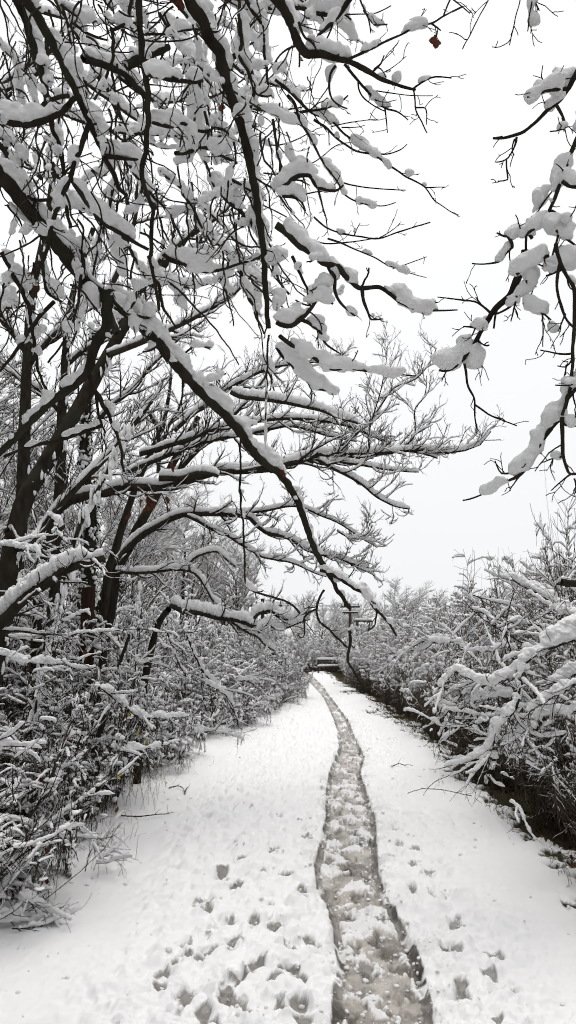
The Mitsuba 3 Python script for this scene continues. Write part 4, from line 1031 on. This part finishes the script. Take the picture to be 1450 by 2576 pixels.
def shrub_parts(seed, height=2.5, spread=1.0, canes=16, n1=15, n2=5, droop=-.07, snow=.016, twig='m_twig', under=260, low_snow=.15, straight=.12, lob=160, l1=.5, l2=.22, fine=1, reach=1.0, whips=0, dust=0.0):
    """stems, twigs and snow of a tangled deciduous shrub rooted round the origin."""
    rng = np.random.default_rng(seed)
    a = rng.uniform(0, 2 * np.pi, canes)
    base = np.stack([np.cos(a), np.sin(a), np.zeros(canes)], 1) * rng.uniform(.05, .5, canes)[:, None] * spread
    base[:, 2] = -.15
    d = unit(np.stack([np.cos(a) * .3 * spread, np.sin(a) * .3 * spread, np.ones(canes)], 1) + rng.normal(size=(canes, 3)) * .22)
    L = height * rng.uniform(.6, 1.3, canes)
    pts, p = [base], base
    for i in range(15):
        d = unit(d + rng.normal(size=(canes, 3)) * straight + [0, 0, droop * (i / 7.0)])
        p = p + d * (L / 15)[:, None]
        pts.append(p)
    P = np.stack(pts, 1)
    R = rng.uniform(.007, .016, canes)[:, None] * np.linspace(1, .22, 16)
    S, SR = sprout(P, R, n1, 8, l1, rng, angle=(20, 62), t0=.12, wander=.13, grav=-.055, ratio=.5, tip=.5, rmin=.0036, rmax=.007, taper_len=.3)
    S2, SR2 = sprout(S, SR, n2, 6, l2, rng, angle=(22, 65), t0=.15, wander=.17, grav=-.03, ratio=.7, tip=.6, rmin=.003, taper_len=.3)
    sets = [(P, R, 5), (S, SR, 4), (S2, SR2, 3)]
    if fine:
        S3, SR3 = sprout(S2, SR2, fine, 4, l2 * .5, rng, angle=(30, 75), t0=.3, wander=.24, ratio=.8, tip=.7, rmin=.002)
        sets.append((S3, SR3, 3))
    B_, BR = sprout(S, SR, 4, 5, .36, rng, angle=(25, 80), t0=.2, wander=.10, ratio=.75, tip=.6, rmin=.0032, taper_len=0)
    sets.append((B_, BR, 3))
    B2, BR2 = sprout(P, R, 5, 8, .9, rng, angle=(15, 60), t0=.1, wander=.07, grav=.02, ratio=.55, tip=.45, rmin=.0036, taper_len=0)
    sets.append((B2, BR2, 4))
    if whips:
        W_, WR = sprout(P, R, whips, 6, .8, rng, angle=(10, 40), t0=.7, wander=.07, grav=.07, ratio=.6, tip=.4, rmin=.0022, taper_len=0)
        sets.append((W_, WR, 3))
    for q, *_ in sets:
        r = np.hypot(q[..., 0], q[..., 1])
        q[..., :2] *= (reach * np.tanh(r / reach) / np.maximum(r, 1e-6))[..., None]
    for q, *_ in sets[1:]:
        q[..., 2] = np.maximum(q[..., 2], .03 + .05 * rng.random(q.shape[:2]))
    keep = lambda q: dust + (1 - dust) * sm(low_snow, low_snow + .6, q[..., 2] + .45 * np.hypot(q[..., 0], q[..., 1]) + .9 * (meshkit.noise(q * 2.2, 5) - .5))
    twigs = [tubes(q, r, s) for q, r, s in sets[1:]]
    if under:
        b = np.clip(rng.normal(size=(under, 3)), -1.2, 1.2) * [.4 * spread, .4 * spread, 0]
        dd = unit(rng.normal(size=(under, 3)) * [.2, .2, .1] + [0, 0, 1])
        q = b[:, None] + dd[:, None] * (np.linspace(0, 1, 5)[None, :, None] * rng.uniform(.4, 1.7, (under, 1, 1))) + np.cumsum(rng.normal(size=(under, 5, 3)) * .035, 1)
        twigs.append(tubes(q, np.full((under, 5), .0042) * np.linspace(1, .5, 5), 3))
    snows = [snow_tubes(P, R, snow * 1.1, rng, 5, m=40, lo=.35, hi=.85, gap=.3, keep=keep, freq=10),
             snow_tubes(S, SR, snow, rng, 5, m=18, lo=.3, hi=.85, gap=.22, keep=keep, freq=14),
             snow_tubes(S2, SR2, snow * .66, rng, 4, m=9, lo=.35, hi=.85, gap=.27, keep=keep, freq=18)]
    if lob:
        q = S[rng.integers(0, len(S), lob), rng.integers(1, 8, lob)]
        q = q[keep(q) > .45]
        sc_ = snow * rng.uniform(.8, 2.4, len(q))[:, None] * np.array([1.1, 1.1, .85]) * rng.uniform(.7, 1.3, (len(q), 3))
        snows.append(blobs(q + [0, 0, .5] * sc_, sc_, rng))
    return {'stems': (tubes(P, R, 5), twig), 'twigs': (cat(twigs), twig), 'snow': (cat(snows), 'm_snow')}


LEFT_KIND = [shrub_parts(100 + i, 2.9, 1.1, canes=16, n1=14, n2=6, droop=-.10, snow=.0165, under=160, low_snow=-.15, reach=1.05, l1=.75, l2=.30, lob=240) for i in range(3)]
LEFT_KIND += [shrub_parts(110 + i, 2.9, 1.1, canes=15, n1=13, n2=5, droop=-.10, snow=.023, under=100, low_snow=-.15, reach=1.05, l1=.75, l2=.34, lob=160, fine=0) for i in range(2)]
RIGHT_KIND = [shrub_parts(200 + i, 2.7, 1.1, canes=20, n1=12, n2=6, droop=-.07, snow=.0160, twig='m_brown_twig', under=520, low_snow=.95, straight=.08, l1=.85, l2=.4, lob=150, reach=1.05, whips=4, dust=.2) for i in range(3)]
RIGHT_KIND += [shrub_parts(210 + i, 2.7, 1.1, canes=18, n1=11, n2=4, droop=-.07, snow=.030, twig='m_wood_twig', under=700, low_snow=1.0, straight=.08, l1=.85, l2=.4, lob=200, reach=1.1, whips=4, dust=.2, fine=0) for i in range(2)]
FAR_KIND = [shrub_parts(300 + i, 2.5, 1.3, canes=14, n1=10, n2=4, droop=-.06, snow=.034, under=150, twig='m_brown_twig', low_snow=.3, fine=0, lob=60, reach=1.1) for i in range(2)]
for nm, kinds in (('left_shrub_kind', LEFT_KIND), ('right_shrub_kind', RIGHT_KIND), ('far_shrub_kind', FAR_KIND)):
    for i, parts in enumerate(kinds):
        group_of(f'{nm}_{i}', parts)


def plant(name, group_key, x, y, z, rot, s, label, catg, grp, sz=None):
    k = thing(name, label, catg, grp)
    scene[k] = {'type': 'instance', 'group': {'type': 'ref', 'id': group_key}, 'to_world': T().translate([x, y, z]).rotate([0, 0, 1], rot).scale([s, s, sz or s])}
    return k


rng = np.random.default_rng(77)
LBL = 'tangled leafless shrub heaped with snow in the thicket left of the path'
yy = 4.2
while yy < 24:
    step = .62 + .02 * yy
    for row in range(4):
        x = left_edge(yy) - .52 - row * (.95 + .1 * rng.random()) + rng.normal() * .12
        y = yy + rng.normal() * .15
        if x / max(y, 1) < -.6:
            continue
        h = (.66, .95, 1.1, 1.18)[row] * rng.uniform(.88, 1.08) * (.85 if y < 6.5 else 1.0)
        plant('thicket_shrub', f'left_shrub_kind_{rng.integers(3) if y < 8 else 3 + rng.integers(2)}', x, y, 0, rng.uniform(0, 360), rng.uniform(.85, 1.05), LBL, 'shrub', 'shrubs of the left hand thicket', h)
    yy += step * 1.25
LBR = 'bare twiggy shrub with snow along its crown in the hedge right of the path'
yy = 4.6
while yy < 33:
    for row in range(3):
        x = right_edge(yy) + (.55 if yy < 14 else .8) + row * 1.05 + rng.normal() * .12
        y = yy + rng.normal() * .2
        if x / max(y, 1) > .68:
            continue
        h = (.8, 1.0, 1.08)[row] * rng.uniform(.9, 1.08) * (.92 if y < 8 else 1)
        plant('hedge_shrub', f'right_shrub_kind_{rng.integers(3) if y < 9 else 3 + rng.integers(2)}', x, y, 0, rng.uniform(0, 360), rng.uniform(.9, 1.1), LBR, 'shrub', 'shrubs of the right hand hedge', h)
    yy += .85 + .03 * yy
LBF = 'snow dusted shrub in the far hedge where the path bends away'
for (x0, y0, x1, y1, n, rows, h) in [(-1.0, 24.5, -1.1, 43, 12, 2, 1.0), (4.0, 34, 4.4, 52, 9, 2, 1.0), (-3, 51, 9, 53, 9, 2, 1.1), (-6, 46, -2, 50, 4, 2, 1.1), (-7, 25, -6, 45, 8, 2, 1.3), (-5, 56, 14, 60, 10, 2, 1.5)]:
    for i in range(n):
        for r in range(rows):
            u = (i + .5) / n
            off = -r * 1.4 if x0 < 0 else r * 1.4
            plant('far_shrub', f'far_shrub_kind_{rng.integers(2)}', x0 + (x1 - x0) * u + (off if abs(x1 - x0) < 5 else rng.normal() * .3) + rng.normal() * .2, y0 + (y1 - y0) * u + (r * 1.5 if abs(x1 - x0) >= 5 else 0), 0, rng.uniform(0, 360), rng.uniform(.95, 1.2), LBF, 'shrub', 'shrubs of the far hedge', h * rng.uniform(.85, 1.15))


# ------------------------------------------------------------------ trees beyond the hedges
def far_tree_parts(seed, height=8, vase=.5, boughs=11, n1=9, n2=6, n3=3, snow=.03, twig='m_wood_twig', trunk=.13, up=.06):
    rng = np.random.default_rng(seed)
    m = 10
    P = np.cumsum(np.concatenate([[[0, 0, -.2]], rng.normal(size=(m - 1, 3)) * [.06, .06, 0] + [0, 0, height * .8 / m]]), 0)[None]
    R = np.linspace(trunk, trunk * .25, m)[None]
    B, BR = sprout(P, R, boughs, 10, height * .55, rng, angle=(20, 35 + 40 * vase), t0=.15, wander=.07, grav=up, ratio=.5, tip=.2, taper_len=.45)
    S, SR = sprout(B, BR, n1, 7, height * .2, rng, angle=(20, 45), t0=.2, wander=.09, grav=up, ratio=.5, tip=.3, rmin=.006)
    S2, SR2 = sprout(S, SR, n2, 5, height * .085, rng, angle=(20, 45), t0=.2, wander=.1, grav=up, ratio=.6, tip=.5, rmin=.0045)
    S3, SR3 = sprout(S2, SR2, n3, 3, height * .045, rng, angle=(20, 45), t0=.3, wander=.1, grav=up, ratio=.7, tip=.6, rmin=.004)
    sn = cat([snow_tubes(B, BR, snow * 1.3, rng, 5, lo=.2, hi=.8, gap=.3), snow_tubes(S, SR, snow, rng, 4, m=10, lo=.25, hi=.8, gap=.35), snow_tubes(S2, SR2, snow * .7, rng, 3, m=6, lo=.35, hi=.8, gap=.4)])
    return {'trunk': (tubes(P, R, 8), 'm_bark'), 'crown': (cat([tubes(B, BR, 5), tubes(S, SR, 3), tubes(S2, SR2, 3), tubes(S3, SR3, 3)]), twig), 'snow': (sn, 'm_snow')}


group_of('round_tree_kind', far_tree_parts(401, 8, .55, 14, 10, 6, 3))
group_of('wood_tree_kind', far_tree_parts(402, 9, .8, 16, 10, 6, 3, snow=.026))
group_of('wood_tree_kind_b', far_tree_parts(403, 8, .7, 14, 10, 6, 2, snow=.03))
plant('round_tree', 'round_tree_kind', 10.0, 62, 0, 30, 1.25, 'pale round headed bare tree standing above the far hedge right of the path', 'tree', None, 1.0)
WL = 'brown twiggy tree of the wood behind the left thicket'
for x, y, s in [(-2.2, 33, .95), (-4.5, 30, 1.05), (-7, 28, 1.15), (-5.6, 24, .9), (-9, 24, 1.1), (-8.2, 19, .95), (-11.5, 20, 1.2), (-3.4, 37, .9), (-12, 27, 1.2), (-6.5, 33, 1.2), (-10, 33, 1.25)]:
    plant('wood_tree', 'wood_tree_kind' if rng.random() < .6 else 'wood_tree_kind_b', x, y, 0, rng.uniform(0, 360), s, WL, 'tree', 'trees of the wood behind the left thicket', s * 1.0)
BL = 'bare tree in the far belt of trees closing the view beyond the bench'
for x, y, s in [(-1, 66, .85), (1.2, 63, .85), (2.8, 60, .75), (4.2, 64, .85), (5.4, 59, .75), (6.6, 63, .85), (8.0, 60, .8), (12.0, 66, 1.0), (13.5, 62, .85), (15.5, 58, .8), (18, 63, .85), (-5, 62, .9), (22, 60, .9), (0.8, 58, .5), (4.0, 57, .5)]:
    plant('belt_tree', 'wood_tree_kind_b' if rng.random() < .5 else 'round_tree_kind', x, y, 0, rng.uniform(0, 360), s, BL, 'tree', 'trees of the far belt', s)
HL = 'bare tree rising behind the right hand hedge'
for x, y, s in [(9.5, 20, .5), (11, 22, .52), (13, 25, .55), (8.6, 24, .45), (15, 29, .6)]:
    plant('hedge_tree', 'wood_tree_kind', x, y, 0, rng.uniform(0, 360), s, HL, 'tree', 'trees behind the right hand hedge', s)


group_of('young_tree_kind', far_tree_parts(404, 6.5, .6, 13, 9, 6, 3, snow=.016, twig='m_twig', trunk=.05))
YL = 'slender young tree among the trunks of the left hand wood'
for x, y, s in [(-4.6, 10.5, 1.15), (-5.4, 8.6, 1.1), (-3.9, 12.5, 1.1), (-6.4, 12.5, 1.25)]:
    plant('young_tree', 'young_tree_kind', x, y, 0, rng.uniform(0, 360), s, YL, 'tree', 'young trees of the left hand wood', s)
c0 = on_ground(702, 1758)
rng = np.random.default_rng(55)
iv = thing('ivy_bush', 'dark evergreen bush reaching the ground at the end of the left thicket', 'bush')
for i, (dx, dy, hh, rr) in enumerate([(0, 0, 1.5, .55), (-.7, .4, 1.7, .6), (-.2, 1.0, 1.8, .6)]):
    n = 2600
    th = rng.uniform(0, 2 * np.pi, n)
    zz = rng.uniform(0, 1, n)
    rad = rr * np.sqrt(rng.uniform(.35, 1, n)) * (1 - .35 * zz ** 2) * (.8 + .4 * meshkit.noise(np.stack([np.cos(th) * 2, np.sin(th) * 2, zz * 4], 1), 3))
    C = np.stack([c0[0] - .35 + dx + np.cos(th) * rad, c0[1] + .5 + dy + np.sin(th) * rad, zz * hh], 1)
    put('leaves', leaves(C, .07, rng), 'm_ivy', iv, kind='stuff')
    sel = (rng.random(n) < .05 + .3 * zz ** 3)
    put('snow', blobs(C[sel] + [0, 0, .03], rng.uniform(.02, .06, (sel.sum(), 3)), rng), 'm_snow', iv, kind='stuff')
    if i == 0:
        put('stem', tubes(np.array([[[c0[0] - .35, c0[1] + .5, -.1], [c0[0] - .3, c0[1] + .5, 1.0]]]), np.array([[.06, .03]]), 7), 'm_bark', iv)

# the hedges and the wood go on behind the viewer
for x, y, s in [(-3.0, 1.2, 1.1), (-3.2, -1.2, 1.1), (-2.9, -3.6, 1.1), (3.6, 1.6, 1.0), (3.7, -.8, 1.05), (3.5, -3.2, 1.05), (-4.4, 2.8, 1.2), (4.9, 3.0, 1.1)]:
    plant('thicket_shrub', f'left_shrub_kind_{rng.integers(3)}', x, y, 0, rng.uniform(0, 360), s, 'snowy shrub of the hedges that run on behind the viewer', 'shrub', 'shrubs behind the viewer')
for x, y, s in [(-5, -3, 1.0), (-4.5, -9, 1.1), (5, -5, 1.0), (6, -11, 1.1), (-1, -16, 1.1), (3, -18, 1.1)]:
    plant('wood_tree', 'wood_tree_kind', x, y, 0, rng.uniform(0, 360), s, 'bare tree of the wood that runs on behind the viewer', 'tree', 'trees behind the viewer')


# ------------------------------------------------------------------ the bench, the poles and the wires
def box(a, b, bevel=.006):
    a, b = np.minimum(a, b), np.maximum(a, b)
    m = trimesh.creation.box(extents=b - a)
    m.apply_translation((a + b) / 2)
    return np.array(m.vertices), np.array(m.faces)


def bar(p, q, w, h):
    """A board from p to q, w wide and h high."""
    p, q = np.array(p, float), np.array(q, float)
    t = unit(q - p)
    s = unit(np.cross(t, [0, 0, 1.0]) if abs(t[2]) < .95 else np.array([1.0, 0, 0]))
    u = np.cross(s, t)
    V = np.array([c + s * i * w / 2 + u * j * h / 2 for c in (p, q) for i, j in ((-1, -1), (1, -1), (1, 1), (-1, 1))])
    F_ = np.array([[0, 1, 2, 3], [7, 6, 5, 4], [0, 4, 5, 1], [1, 5, 6, 2], [2, 6, 7, 3], [3, 7, 4, 0]])
    return V, np.vstack([F_[:, [0, 1, 2]], F_[:, [0, 2, 3]]])


def ridge(p, q, w, h, rng, n=24):
    P = np.linspace(p, q, n)[None]
    s = snow_tubes(P, np.zeros((1, n)), w, rng, 8, m=n * 2, gap=.0, freq=5, tall=h / w, lo=0, hi=.1)
    return s


rng = np.random.default_rng(91)
bx, by = on_ground(834, 1694)[:2]
b = thing('bench', 'dark wooden bench topped with snow at the far bend of the path', 'bench')
for sx in (-.88, 0, .88):
    put('leg', bar((bx + sx, by + .22, -.05), (bx + sx, by + .30, .92), .09, .09), 'm_wood', b, smooth=False)
    put('leg', bar((bx + sx, by - .2, -.05), (bx + sx, by - .2, .42), .09, .09), 'm_wood', b, smooth=False)
    put('armrest' if sx else 'brace', bar((bx + sx, by - .22, .40 if sx == 0 else .62), (bx + sx, by + .26, .40 if sx == 0 else .62), .07, .05), 'm_wood', b, smooth=False)
for i in range(4):
    k = put('seat_plank', bar((bx - .95, by - .2 + .11 * i, .45), (bx + .95, by - .2 + .11 * i, .45), .09, .04), 'm_wood', b, smooth=False)
put('seat_snow', cat([ridge((bx - .95, by - .22 + .1 * i, .47), (bx + .95, by - .22 + .1 * i, .47),   .05, .05, rng) for i in range(5)]), 'm_snow', b)
for i in range(3):
    k = put('back_plank', bar((bx - .95, by + .23 + .02 * i, .60 + .13 * i), (bx + .95, by + .23 + .02 * i, .60 + .13 * i), .035, .10), 'm_wood', b, smooth=False)
put('back_snow', ridge((bx - .97, by + .28, .925), (bx + .97, by + .28, .925), .05, .06, rng), 'm_snow', b)


def pole(name, label, x, y, top, r, rows):
    p = thing(name, label, 'utility pole')
    P = np.array([[x, y, -.2], [x, y, top * .5], [x, y, top]], float)[None]
    put('post', tubes(P, np.array([[r, r * .9, r * .8]]), 12), 'm_wood', p)
    for (z, half, ins) in rows:
        k = put('crossarm', bar((x - half, y - .12, z), (x + half, y - .12, z), .1, .11), 'm_wood', p, smooth=False)
        put('snow', ridge((x - half, y - .12, z + .05), (x + half, y - .12, z + .05), .028, .028, rng), 'm_snow', k)
        for s in ins:
            pr = np.array([[.03, 0], [.03, .06], [.055, .08], [.05, .14], [.035, .17], [.045, .2], [.0, .23]])
            m = trimesh.creation.revolve(pr, sections=10)
            m.apply_translation([x + s, y - .12, z + .05])
            put('insulator', m, 'm_metal', p, smooth=35)
    return p


def px_pole(px, py_top, y):
    d = y / math.cos(PITCH)
    v = FWD + (px - CX) / F * RGT + (CY - py_top) / F * UPV
    return (EYE + v * (y / v[1]))


a = px_pole(661, 1506, 40)
pole('utility_pole', 'wooden utility pole with a plain crossarm standing behind the left thicket', a[0], 40, a[2], .12, [(a[2] - .42, 1.15, (-1.05, -.35, .35, 1.05))])
c = px_pole(881, 1524, 54)
p2 = pole('utility_pole', 'second utility pole with a double crossarm near the transformer frame', c[0], 54, c[2], .13, [(c[2] - .1, .75, (-.65, 0, .65)), (c[2] - .55, .6, ())])
put('stay_bracket', bar((c[0], 53.8, c[2] - .9), (c[0] + .9, 53.8, c[2] - 1.7), .05, .05), 'm_metal', p2, smooth=False)
g0, g1 = px_pole(899, 1562, 54.5), px_pole(928, 1562, 54.5)
tf = thing('transformer_frame', 'two post frame with snow on its top rail, beside the second utility pole', 'frame')
for gx in (g0[0], g1[0]):
    put('post', tubes(np.array([[[gx, 54.5, -.2], [gx, 54.5, g0[2]]]]), np.array([[.11, .1]]), 10), 'm_wood', tf)
for z in (g0[2] - .05, g0[2] - 1.5):
    k = put('rail', bar((g0[0] - .25, 54.35, z), (g1[0] + .25, 54.35, z), .12, .12), 'm_wood', tf, smooth=False)
    put('snow', ridge((g0[0] - .25, 54.35, z + .06), (g1[0] + .25, 54.35, z + .06), .07, .07, rng), 'm_snow', k)
for z in np.linspace(.4, .85, 3):
    kk = put('insulator', tubes(np.array([[[g0[0], 54.25, g0[2] - z], [g0[0], 54.25, g0[2] - z - .18]]]), np.array([[.1, .1]]), 8), 'm_metal', tf)
wires = [((a[0] + s, 39.9, a[2] - .12), (c[0] + t, 53.9, c[2] + .15), .25) for s, t in ((-1.05, -.65), (.35, 0), (1.05, .65))]
b0 = px_pole(430, 1420, 24)
wires += [((b0[0] + i * .5, 24, b0[2] + .2 * i), (a[0] + s, 39.9, a[2] - .12), .3) for i, s in enumerate((-1.05, .35, 1.05))]
for i, (p, q, sag) in enumerate(wires):
    u = np.linspace(0, 1, 24)[:, None]
    P = np.array(p) * (1 - u) + np.array(q) * u
    P[:, 2] -= sag * 4 * (u[:, 0] * (1 - u[:, 0]))
    where = 'between the two utility poles' if i < 3 else 'running left from the nearer utility pole'
    k = thing('power_line', f'thin dark overhead wire {where}', 'wire', f'overhead wires {where}')
    scene[k] = mikit.ply(tubes(P[None], np.full((1, 24), .011), 5), 'm_wood', smooth=True)

# ------------------------------------------------------------------ the rest of the overhanging tree: its trunk stands beside the viewer
def crown_over(tree, foot, top, seed, reach, many):
    rng = np.random.default_rng(seed)
    P = spline(np.array([foot, (np.array(foot) + top) / 2 + [.1, 0, 0], top, np.array(top) + [.2, .1, 2.2]]), 30)
    R = np.linspace(.19, .08, 30)
    put('trunk', tubes(P[None], R[None], 14, .1, rng), 'm_trunk', tree)
    B, BR = sprout(P[None], R[None], many, 20, reach, rng, angle=(35, 85), t0=.45, wander=.07, grav=-.012, ratio=.42, tip=.3, taper_len=.1)
    S, SR = sprout(B, BR, 9, 14, reach * .42, rng, angle=(25, 65), t0=.12, wander=.1, grav=-.05, ratio=.5, tip=.3, taper_len=.3)
    S2, SR2 = sprout(S, SR, 7, 8, .4, rng, angle=(25, 65), t0=.12, wander=.12, grav=-.04, ratio=.6, tip=.4, rmin=.002)
    sets = []
    for q, r in ((B, BR), (S, SR), (S2, SR2)):
        v = q - EYE
        z = v @ FWD
        with np.errstate(divide='ignore', invalid='ignore'):
            seen = (z > 0) & (np.abs(v @ RGT) < .52 * z) & (np.abs(v @ UPV) < .86 * z) | (np.linalg.norm(v, axis=-1) < .5)
        ok = ~seen.any(1)
        sets.append((q[ok], r[ok]))
    for q, r in zip(*sets[0]):
        k = put('bough', tubes(q[None], r[None], 8, .1, rng), 'm_bark', tree)
        s = snow_tubes(q[None], r[None], .04, rng, 7, m=60, lo=.2, hi=.7, gap=.2)
        if s:
            put('snow', s, 'm_snow', k)
    put('twigs', cat([tubes(*sets[1], 5), tubes(*sets[2], 4)]), 'm_bark', tree, kind='stuff')
    put('twig_snow', cat([snow_tubes(*sets[1], .032, rng, 6, m=30, lo=.2, hi=.7, gap=.2), snow_tubes(*sets[2], .022, rng, 5, m=12, lo=.2, hi=.8, gap=.25)]), 'm_snow', tree, kind='stuff')


crown_over(near_left, (-2.5, .9, -.1), (-2.0, .9, 2.9), 61, 3.2, 6)
crown_over(near_right, (2.6, -.3, -.1), (2.3, -.1, 2.6), 62, 2.2, 3)


# ------------------------------------------------------------------ dead leaves still hanging, litter, grass and twigs on the snow
def dead_leaf(c, size, rng, n=5):
    """A curled, lobed leaf with its stalk."""
    u = np.linspace(0, 1, 2 * n + 1)
    half = size * .36 * np.sin(np.pi * u) ** .6 * (.72 + .38 * (np.arange(2 * n + 1) % 2))
    curl = rng.uniform(.25, .7) * size
    V, rows = [], len(u)
    for t, w in zip(u, half):
        for s in (-1, 0, 1):
            V.append([s * w, .12 * size * math.sin(5 * t + s), -t * size + curl * .25 * (s * s) * (1 - t)])
    V = np.array(V)
    V[:, 1] += curl * .35 * np.sin(V[:, 2] / size * 2.4)
    f = []
    for i in range(rows - 1):
        for s in (0, 1):
            a = 3 * i + s
            f += [[a, a + 1, a + 4], [a, a + 4, a + 3]]
    th = rng.uniform(0, 6.28)
    M = np.array([[math.cos(th), -math.sin(th), 0], [math.sin(th), math.cos(th), 0], [0, 0, 1]]) @ np.array([[1, 0, rng.normal() * .3], [0, 1, rng.normal() * .2], [0, 0, 1]])
    st = np.array([[[0, 0, size * .5], [.002, 0, size * .2], [0, 0, 0]]])
    sv, sf = tubes(st, np.full((1, 3), size * .02), 4)
    return cat([((V @ M.T) + c, np.array(f)), (sv @ M.T + c, sf)])


rng = np.random.default_rng(31)
for x, y, d, s in [(1098, 92, 1.97, .045), (1088, 96, 1.97, .028), (440, -4, 2.0, .05), (455, -2, 2.02, .04), (82, 690, 2.45, .045), (94, 716, 2.45, .032), (708, 1183, 2.9, .035), (713, 1180, 2.9, .03), (562, 262, 2.3, .035), (628, 385, 2.4, .04), (432, 1165, 2.8, .04)]:
    put('dead_leaf', dead_leaf(at(x, y, d), s, rng), 'm_litter' if x > 1200 else 'm_leaf', near_right if x > 1200 else near_left)
ruddy = 'leaning_tree_002'
for i in range(9):
    x, y = 380 + rng.normal() * 9, 1262 + rng.normal() * 16
    put('dead_leaf', dead_leaf(at(x, y, 9.7), rng.uniform(.07, .12), rng), 'm_leaf', ruddy)
for x, y in [(420, 1250), (428, 1275), (355, 1258), (470, 1180), (330, 1290)]:
    put('dead_leaf', dead_leaf(at(x, y, 9.5), .11, rng), 'm_leaf', ruddy)
for x, y, d, s, m in [(325, 1792, 6.4, .05, 'm_yellow_leaf'), (365, 1848, 6.4, .05, 'm_yellow_leaf'), (350, 1838, 6.4, .04, 'm_yellow_leaf'), (372, 1862, 6.4, .05, 'm_yellow_leaf'), (305, 1944, 5.6, .05, 'm_yellow_leaf'), (215, 1638, 5.8, .07, 'm_leaf'),
                      (122, 2130, 4.3, .05, 'm_litter'), (118, 2210, 4.2, .07, 'm_leaf'), (296, 2030, 5.2, .05, 'm_litter'), (108, 1960, 4.6, .05, 'm_leaf'), (170, 1850, 5.2, .06, 'm_leaf')]:
    put('dead_leaf', dead_leaf(at(x, y, d), s, rng), m, low)
# a strand hanging from the middle branch, glazed with pale ice
P = spline(at(np.array([672, 670, 669, 668]), np.array([905, 990, 1060, 1132]), 2.3), 20)
put('glazed_twig', tubes(P[None], (np.array([.003] * 6 + [.0055] * 8 + [.0075, .009, .008, .006, .004, .001]) * .7)[None], 7, .2, rng), 'm_ice', near_left, label='twig hanging straight down glazed with pale ice')

# litter under the right hedge
n = 5200
y_ = 4.6 + 22 * rng.random(n) ** 1.5
x_ = right_edge(y_) - .25 + rng.random(n) * 1.7
C = np.stack([x_, y_, ground_z(x_, y_) + .006], 1)
k = put('leaf_litter', leaves(C, .045, rng), 'm_litter', kind='stuff', label='brown leaf litter on the bare ground under the right hedge')
labels[k]['category'] = 'leaf litter'


def blades(C, h, rng, lean=.5):
    n = len(C)
    d = unit(rng.normal(size=(n, 3)) * [lean, lean, 0] + [0, 0, 1])
    P = np.stack([C - d * .02, C + d * h[:, None] * .5, C + d * h[:, None] * .85 + [0, 0, -.02], C + d * h[:, None] + rng.normal(size=(n, 3)) * .03], 1)
    return tubes(P, np.array([.0022, .002, .0014, .0006]) * np.ones((n, 1)), 3)


n = 1500
y_ = 4.8 + 16 * rng.random(n) ** 1.5
x_ = right_edge(y_) - .42 + np.abs(rng.normal(size=n)) * .6
sel = n3(x_, y_, 2.5, 2.5, 81) > .5
C = np.stack([x_, y_, ground_z(x_, y_)], 1)[sel]
k = put('grass', blades(C, rng.uniform(.04, .12, len(C)), rng), 'm_grass', kind='stuff', label='green grass blades poking through thin snow along the right verge')
labels[k]['category'] = 'grass'
n = 420
y_ = 4.6 + 20 * rng.random(n)
x_ = left_edge(y_) + .12 + rng.normal(size=n) * .2
sel = n3(x_, y_, 1.5, 1.5, 82) > .5
C = np.stack([x_, y_, ground_z(x_, y_)], 1)[sel]
k = put('dry_grass', blades(C, rng.uniform(.08, .45, len(C)), rng, .3), 'm_dry_grass', kind='stuff', label='dry pale grass stems standing along the foot of the left thicket')
labels[k]['category'] = 'grass'
for pts, lab in [([(598, 2064), (640, 2069), (690, 2062), (738, 2048)], 'thin bent twig lying on the snow at the foot of the left thicket'), ([(985, 1934), (1008, 1931), (1024, 1934), (1040, 1936)], 'short dark twig lying on the snow right of the track'),
                 ([(845, 1993), (882, 1988), (914, 1996)], 'small twig fallen on the snow near the left thicket'), ([(465, 2005), (470, 1994), (474, 1990)], 'tiny dark twig end on the snow beside the path')]:
    if pts[0][0] < 700:
        pts = [(a - 300, b) for a, b in pts] if pts[0][0] == 598 else pts
    elif pts[0][0] == 845:
        pts = [(425, 1995), (446, 1992), (464, 1998)]
    g = np.array([on_ground(a, b) for a, b in pts])
    P = spline(g, 14)
    P[:, 2] = ground_z(P[:, 0], P[:, 1]) + .012 + .02 * np.sin(np.linspace(0, 3, 14))
    S, SR = sprout(P[None], np.full((1, 14), .005), 3, 6, .16, rng, angle=(30, 60), wander=.15)
    k = thing('fallen_twig', lab, 'twig')
    scene[k] = mikit.ply(cat([tubes(P[None], np.linspace(.007, .003, 14)[None], 6), tubes(S, SR, 4)]), 'm_bark', smooth=True)
